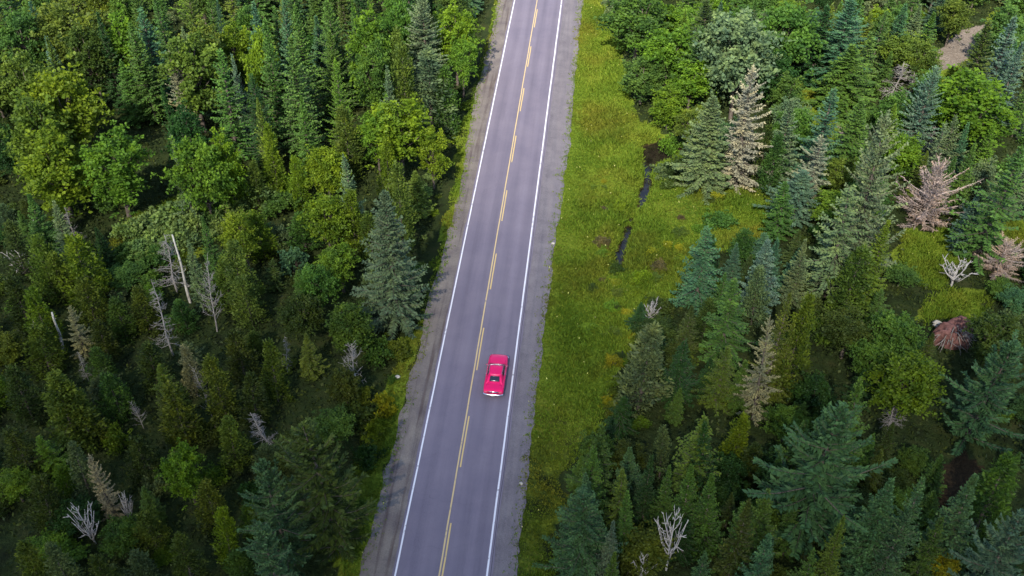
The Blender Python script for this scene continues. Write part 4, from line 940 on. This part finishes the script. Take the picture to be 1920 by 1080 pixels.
# ------------------------------------------------------------------ the car
def car():
    paint = plain('crimson_car_paint', (.72, .002, .105), .32, .35, 0, .03, 2, coat=.25)
    chrome = plain('chrome_trim', (.72, .71, .74), .22, .5, 1.0, .05)
    glass = plain('tinted_car_glass', (.018, .020, .030), .06, .6, 0, .05)
    tyre = plain('tyre_rubber', (.02, .02, .02), .85, .2)
    lamp = plain('tail_lamp_lens', (.55, .10, .14), .2, .5)
    white = plain('licence_plate_white', (.80, .80, .80), .4, .4)
    hl = plain('headlamp_glass', (.7, .7, .72), .1, .6)
    dark = plain('car_underside', (.02, .02, .022), .8, .2)
    root = bpy.data.objects.new('red_car', None); col.objects.link(root)
    root['label'] = 'glossy crimson two-door coupe with chrome bumpers driving along the road'; root['category'] = 'car'
    # lower body: stations along y (rear -2.36 .. front 2.36): half width, bottom z, belt z, deck z
    st = [(-2.36, .86, .42, .80, .85), (-2.31, .91, .36, .84, .89), (-2.0, .95, .27, .86, .92), (-1.5, .96, .24, .88, .94), (-.9, .945, .22, .87, .93),
          (-.2, .94, .22, .87, .92), (.6, .935, .22, .86, .93), (1.1, .93, .23, .84, .92), (1.7, .915, .25, .81, .89), (2.12, .87, .30, .77, .83), (2.28, .80, .36, .72, .77), (2.36, .66, .42, .66, .70)]
    sec = lambda hw, b, be, d: [(0, b), (hw*.86, b), (hw*.97, b+.10), (hw, b+(be-b)*.45), (hw*.985, be-.03), (hw*.93, be+.012), (hw*.80, d-.015), (hw*.45, d+.012), (0, d+.02)]
    V, Q = [], []
    for (y, hw, b, be, d) in st:
        pr = sec(hw, b, be, d)
        ring = [(x, y, z) for x, z in pr] + [(-x, y, z) for x, z in pr[-2:0:-1]]
        V += ring
    m_ = len(ring)
    for i in range(len(st)-1):
        for k in range(m_): Q.append((i*m_+k, i*m_+(k+1) % m_, (i+1)*m_+(k+1) % m_, (i+1)*m_+k))
    g = Geo(); g.add(V, Q, None)
    for i in (0, len(st)-1):
        c = np.mean(V[i*m_:(i+1)*m_], 0); g.add([c]+V[i*m_:(i+1)*m_], None, [(0, 1+k, 1+(k+1) % m_) if i else (0, 1+(k+1) % m_, 1+k) for k in range(m_)])
    body = link('body', g.mesh('car_body', True), paint, root)
    # greenhouse: belt outline and roof outline, with the panes as parts
    zb, zr = .915, 1.335
    bf, br_, rf, rr = .98, -1.62, .40, -.80       # belt front / rear, roof front / rear
    wb, wr, wrr = .80, .615, .55
    def quad(name, a, b2, c, d2, mat, parent, thick=.03, nseg=6, bow=.0):
        a, b2, c, d2 = map(np.array, (a, b2, c, d2)); nrm = unit(np.cross(b2-a, d2-a)); V, Q = [], []
        for lay in (0, -thick):
            for j in range(nseg+1):
                for i in range(nseg+1):
                    u, v = i/nseg, j/nseg
                    p_ = (a*(1-u)+b2*u)*(1-v)+(d2*(1-u)+c*u)*v
                    V.append(p_ + nrm*(lay+bow*(4*u*(1-u)+4*v*(1-v))*.5))
        k = nseg+1; off = k*k
        for j in range(nseg):
            for i in range(nseg):
                Q.append((j*k+i, j*k+i+1, (j+1)*k+i+1, (j+1)*k+i)); Q.append((off+j*k+i, off+(j+1)*k+i, off+(j+1)*k+i+1, off+j*k+i+1))
        for i in range(nseg):
            Q += [(i, off+i, off+i+1, i+1), (nseg*k+i, nseg*k+i+1, off+nseg*k+i+1, off+nseg*k+i), (i*k, (i+1)*k, off+(i+1)*k, off+i*k), (i*k+nseg, off+i*k+nseg, off+(i+1)*k+nseg, (i+1)*k+nseg)]
        g = Geo(); g.add(V, Q); return link(name, g.mesh(name, True), mat, parent)
    quad('roof', (-wrr, rr, zr-.02), (wrr, rr, zr-.02), (wr, rf, zr-.02), (-wr, rf, zr-.02), paint, root, .04, 8, .035)
    quad('windshield', (-wr+.02, rf+.02, zr-.03), (wr-.02, rf+.02, zr-.03), (wb-.06, bf, zb), (-wb+.06, bf, zb), glass, root, .02, 6, .03)
    quad('rear_window', (-.47, br_+.26, zb+.125), (.47, br_+.26, zb+.125), (.45, rr-.10, zr-.075), (-.45, rr-.10, zr-.075), glass, root, .02, 6, .015)
    quad('rear_window_sill', (-.62, br_, zb-.01), (.62, br_, zb-.01), (.50, br_+.262, zb+.12), (-.50, br_+.262, zb+.12), paint, root, .03, 4)
    quad('roof_rear_edge', (-.49, rr-.105, zr-.07), (.49, rr-.105, zr-.07), (wrr, rr+.01, zr-.02), (-wrr, rr+.01, zr-.02), paint, root, .03, 4, .01)
    for s in (-1, 1):
        def sq(name, a, b2, c, d2, mat, parent=root, **kw):
            pts = [(s*p_[0], p_[1], p_[2]) for p_ in (a, b2, c, d2)]
            return quad(name, *(pts if s > 0 else pts[::-1]), mat, parent, **kw)
        sq('side_window', (wb, -.55, zb), (wb, .84, zb), (wr+.012, .36, zr-.06), (wrr+.035, -.46, zr-.06), glass, thick=.02, nseg=4)
        sq('rear_pillar', (wb+.01, br_-.02, zb-.02), (wb+.01, -.55, zb-.02), (wrr+.04, -.46, zr-.045), (wrr+.01, rr-.02, zr-.045), paint, thick=.05, nseg=4)
        sq('sail_panel', (.46, br_+.2, zb+.09), (wb+.012, br_-.02, zb-.02), (wrr+.012, rr-.02, zr-.04), (.44, rr-.09, zr-.06), paint, thick=.03, nseg=4)
        sq('front_pillar', (wb+.01, .84, zb), (wb-.05, bf+.02, zb), (wr, rf+.03, zr-.04), (wr+.02, .36, zr-.04), paint, thick=.04, nseg=3)
        sq('roof_rail', (wrr+.045, rr+.02, zr-.065), (wr+.03, .38, zr-.065), (wr, .40, zr-.005), (wrr, rr+.02, zr-.005), paint, thick=.03, nseg=3)
        g = Geo(); g.tube([(s*(wrr+.04), -.70, zr-.055), (s*(wr+.032), .0, zr-.045), (s*(wr+.02), rf, zr-.04), (s*(wb-.03), bf+.02, zb+.02)], [.016]*4, 5); link('drip_rail', g.mesh('drip_rail', True), chrome, root)
        g = Geo(); g.tube([(s*(wb+.03), -.46, zb+.005), (s*(wb+.03), .9, zb+.005)], [.016]*2, 5); link('belt_trim', g.mesh('belt_trim', True), chrome, root)
        g = Geo(); g.box((s*.955, -.12, .78), (.035, .15, .03)); link('door_handle', g.mesh('door_handle'), chrome, root)
        mo = link('side_mirror', lump('side_mirror', 3, .06, .04, .045, .05, paint, 8), None, root); mo.location = (s*.99, .72, .99)
        g = Geo(); g.tube([(s*.86, .72, .90), (s*.96, .72, .98)], [.018, .018], 5); link('mirror_arm', g.mesh('mirror_arm', True), chrome, root)
        g = Geo(); g.box((s*.67, -2.372, .70), (.31, .05, .16)); link('tail_light', g.mesh('tail_light'), lamp, root)
        g = Geo(); g.tube([(s*.64, 2.30, .58), (s*.64, 2.39, .58)], [.105, .10], 14); link('headlight', g.mesh('headlight', True), hl, root)
        for yy in (-1.38, 1.42):
            w = bpy.data.objects.new('wheel', None); col.objects.link(w); w.parent = root; w.location = (s*.80, yy, .325)
            def disc(name, rad_, x0, x1, mat):
                th = np.linspace(0, 2*np.pi, 25)[:-1]; V = []
                for x_, k_ in ((x0, .86), (x0, .97), (x0+.03, 1), (x1-.03, 1), (x1, .97), (x1, .86)): V += [(x_, rad_*k_*math.cos(t), rad_*k_*math.sin(t)) for t in th]
                V += [(x0, 0, 0), (x1, 0, 0)]
                Q = [(i*24+k, (i+1)*24+k, (i+1)*24+(k+1) % 24, i*24+(k+1) % 24) for i in range(5) for k in range(24)]
                T = [(144, k, (k+1) % 24) for k in range(24)]+[(145, 120+(k+1) % 24, 120+k) for k in range(24)]
                g = Geo(); g.add(V, Q, T); return link(name, g.mesh(name, True), mat, w)
            disc('tyre', .325, -.10, .10, tyre); disc('rim', .20, -.108 if s < 0 else .05, -.05 if s < 0 else .108, chrome)
    # seams, panel, bumpers, plate
    g = Geo(); g.box((0, -2.366, .70), (1.02, .03, .17)); link('tail_panel', g.mesh('tail_panel'), chrome, root)
    g = Geo(); g.tube([(-.92, -2.22, .47), (-.90, -2.40, .47), (-.5, -2.47, .47), (.5, -2.47, .47), (.90, -2.40, .47), (.92, -2.22, .47)], [.06, .085, .09, .09, .085, .06], 8); link('rear_bumper', g.mesh('rear_bumper', True), chrome, root)
    g = Geo(); g.tube([(-.90, 2.2, .45), (-.87, 2.38, .45), (-.4, 2.46, .45), (.4, 2.46, .45), (.87, 2.38, .45), (.90, 2.2, .45)], [.06, .08, .08, .08, .08, .06], 8); link('front_bumper', g.mesh('front_bumper', True), chrome, root)
    g = Geo(); g.box((0, -2.565, .47), (.34, .02, .17)); link('licence_plate', g.mesh('licence_plate'), white, root).rotation_euler = (0, 0, 0)
    g = Geo(); g.box((0, 2.37, .58), (.95, .04, .14)); link('grille', g.mesh('grille'), dark, root)
    g = Geo(); g.tube([(-.62, rf+.04, zr-.03), (-.3, rf+.075, zr+.005), (.3, rf+.075, zr+.005), (.62, rf+.04, zr-.03)], [.013]*4, 5); link('windshield_trim', g.mesh('windshield_trim', True), chrome, root)
    g = Geo(); g.tube([(-.72, br_-.06, .938), (.72, br_-.06, .938)], [.008]*2, 4); g.tube([(-.72, br_-.06, .938), (-.74, -2.28, .868)], [.008]*2, 4); g.tube([(.72, br_-.06, .938), (.74, -2.28, .868)], [.008]*2, 4)
    link('boot_lid_gap', g.mesh('boot_lid_gap', True), dark, root)
    g = Geo(); g.tube([(-.78, 1.08, .925), (.78, 1.08, .925)], [.01]*2, 4); g.tube([(-.76, 1.08, .93), (-.70, 2.28, .785)], [.008]*2, 4); g.tube([(.76, 1.08, .93), (.70, 2.28, .785)], [.008]*2, 4)
    link('bonnet_gap', g.mesh('bonnet_gap', True), dark, root)
    g = Geo(); g.box((0, 0, .26), (1.5, 4.1, .14)); link('underside', g.mesh('underside'), dark, root)
    return root
c = car()
c.location = (2.06, 68.0, .03); c.rotation_euler = (0, 0, rad(-.6)); c.scale = (.98, 1.05, 1.0)

# ------------------------------------------------------------------ the cloud whose shade lies over the near half
def cloud():
    alt, dens = 320.0, .075
    off = np.array([-SUND[0], -SUND[1]])/(-SUND[2])*alt             # from the shaded ground up along the sun's ray
    us = np.linspace(-420, 420, 64); vs_ = np.linspace(-560, 156, 84)
    U, Vv = np.meshgrid(us, vs_); u, v = U.ravel(), Vv.ravel()
    lobe = 5*vnoise(u, v, 60, 91)+2*vnoise(u, v, 22, 92)
    s = np.clip(156+lobe-v-(u/60.0)**2*.6, 0, None)
    side = np.clip((420-np.abs(u))/120, 0, 1)*np.clip((v+560)/150, 0, 1)
    tau = 4.2*(1-np.exp(-.55*(s/106)**2.9))*(1+.10*vnoise(u, v, 45, 93))*side
    th = tau/dens*math.sin(SUN_EL)
    n_ = len(u)
    x, y = u+off[0], v+off[1]
    V = np.concatenate([np.stack([x, y, alt+th*.7], 1), np.stack([x, y, alt-th*.3-.02], 1)])
    nu = len(us); i = (np.arange(len(vs_)-1)[:, None]*nu+np.arange(nu-1)[None, :]).ravel()
    top = np.stack([i, i+1, i+nu+1, i+nu], 1); bot = np.stack([i, i+nu, i+nu+1, i+1], 1)+n_
    Q = [top, bot]
    nv = len(vs_)
    ring = [k for k in range(nu)]+[k*nu+nu-1 for k in range(1, nv)]+[(nv-1)*nu+k for k in range(nu-2, -1, -1)]+[k*nu for k in range(nv-2, 0, -1)]
    ring = np.array(ring); nx_ = np.roll(ring, -1)
    Q.append(np.stack([ring+n_, nx_+n_, nx_, ring], 1))
    m, n, l, out = new_mat('cloud_vapour')
    pv = n.new('ShaderNodeVolumePrincipled'); pv.inputs['Color'].default_value = (.95, .96, 1, 1); pv.inputs['Density'].default_value = dens; pv.inputs['Anisotropy'].default_value = .4
    l.new(pv.outputs[0], out.inputs['Volume'])
    link('cloud', mesh_arrays('cloud', V, np.concatenate(Q)), m, kind='structure', label='low fair-weather cloud drifting behind the viewer, shading the near forest')
cloud()

# ------------------------------------------------------------------ labels that single each plant out
ANCH = [((930, 720), 'the red car'), ((1232, 275), 'the dark puddle'), ((1178, 430), 'the narrow stream'), ((1782, 640), 'the reddish root mound'), ((1764, 420), 'the bleached branch heap'),
        ((1800, 90), 'the bare dirt patch'), ((335, 555), 'the white birch pole'), ((745, 595), 'the big roadside spruce'), ((1266, 1030), 'the white antler snag'), ((590, 980), 'the dark feathery pine'),
        ((260, 340), 'the shaded hollow'), ((290, 440), 'the pale brush clearing'), ((655, 705), 'the forked birch'), ((1418, 330), 'the bleached spruce'), ((1540, 200), 'the small grassy clearing'),
        ((1600, 950), 'the large layered pine'), ((1800, 890), 'the bare brown ground'), ((160, 1010), 'the white branchy snag'), ((1690, 480), 'the towering spruce'), ((1890, 490), 'the pinkish branch tangle'),
        ((900, 80), 'the road edge shadow'), ((1782, 1085), 'the yellow sapling')]
ANCH = [(at(*p)[:2], w) for p, w in ANCH]
def words(t):
    h, R, k = t['h'], t['R'], t['kind']
    word = INFO[k][2]
    if k == 'shrub': size = 'large' if t['R'] > 1.3 else 'mid-sized' if t['R'] > .95 else 'small'
    else: size = 'towering' if h >= 15.5 else 'tall' if h >= 11.5 else 'mid-height' if h >= 8 else 'young' if h >= 5 else 'low'
    if k in ('dead', 'antler', 'pole', 'bleached'): return f'{size} grey {word}' if k != 'pole' else f'{size} {word}'
    slim = R/h
    shape = '' if k == 'shrub' else (' slim' if slim < .135 else ' broad' if slim > .24 else '')
    return f'{size}{shape} {TINT[t["tint"]][1]} {word}'
def place(t):
    d = sorted((math.hypot(t['x']-p[0], t['y']-p[1]), w, p) for p, w in ANCH if (p[0] < 2) == (t['x'] < 0) or w == 'the red car')
    dd, w, p = d[0]
    if dd < 4.5: return 'beside '+w
    if dd < 13: return ('roadward of ' if abs(t['x']) < abs(p[0])-3 else 'deeper into forest than ' if abs(t['x']) > abs(p[0])+3 else 'near ')+w
    ax = abs(t['x'])
    side = 'on the stream side' if t['x'] > 0 else 'across the road from the stream'
    band = 'by the roadside' if ax < 15 else 'a little way into the forest' if ax < 30 else 'well inside the forest' if ax < 50 else 'deep in the forest'
    return band+' '+side
for t in TREES:
    t['base'] = t['label'] or words(t)+' '+place(t)
from collections import Counter, defaultdict
cnt = Counter(t['base'] for t in TREES)
nw = lambda f: len(f.replace('-', ' ').split())
for t in TREES:                                # tell look-alikes apart by the plant they stand against
    t['final'] = t['base']
    if nw(t['final']) > 16: t['final'] = t['final'].replace('a little way into the forest', 'in forest').replace('across the road from the stream', 'opposite the stream')
    if cnt[t['base']] > 1:
        nb = sorted(((u['x']-t['x'])**2+(u['y']-t['y'])**2, i) for i, u in enumerate(TREES) if u is not t and (u['kind'] != t['kind'] or u['tint'] != t['tint']))
        u = TREES[nb[0][1]]
        extra = (TINT[u['tint']][1]+' ' if u['kind'] not in ('dead', 'antler', 'pole', 'bleached') else '')+INFO[u['kind']][2]
        extra = ('an ' if extra[0] in 'aeiou' else 'a ')+extra
        short = place(t).replace('a little way into', 'inside').replace('well inside', 'inside').replace('across the road from the stream', 'opposite the stream').replace('deeper into forest than', 'beyond').replace(' the forest', ' forest').replace('on the stream side', 'on stream side')
        f = t['base']+', against '+extra
        if nw(f) > 16: f = words(t)+' against '+extra+' '+short
        if nw(f) > 16: f = words(t)+' against '+extra+' '+(' '.join(short.split()[-3:]) if 'stream' in short else short)
        for drop in (' broad', ' slim', 'young ', 'mid-sized ', 'mid-height ', 'low '):
            if nw(f) > 16: f = f.replace(drop, '', 1)
        t['final'] = f
GRP = {'spruce': 'spruces of the forest', 'fir': 'spire firs of the forest', 'pine': 'feathery pines', 'lichen': 'lichened spruces', 'cedar': 'soft cedars of the forest', 'broadleaf': 'broadleaf trees of the forest',
       'shrub': 'shrubs under the trees', 'dead': 'bare dead trees', 'antler': 'bare dead trees', 'pole': 'bare dead trees', 'bleached': 'heaps of bare branches'}
for t in TREES:
    t['o']['label'] = t['final']; t['o']['group'] = GRP[t['kind']]
print('PLANTS', Counter(t['kind'] for t in TREES), 'labels', len(set(t['final'] for t in TREES)), 'max words', max(len(t['final'].split()) for t in TREES))
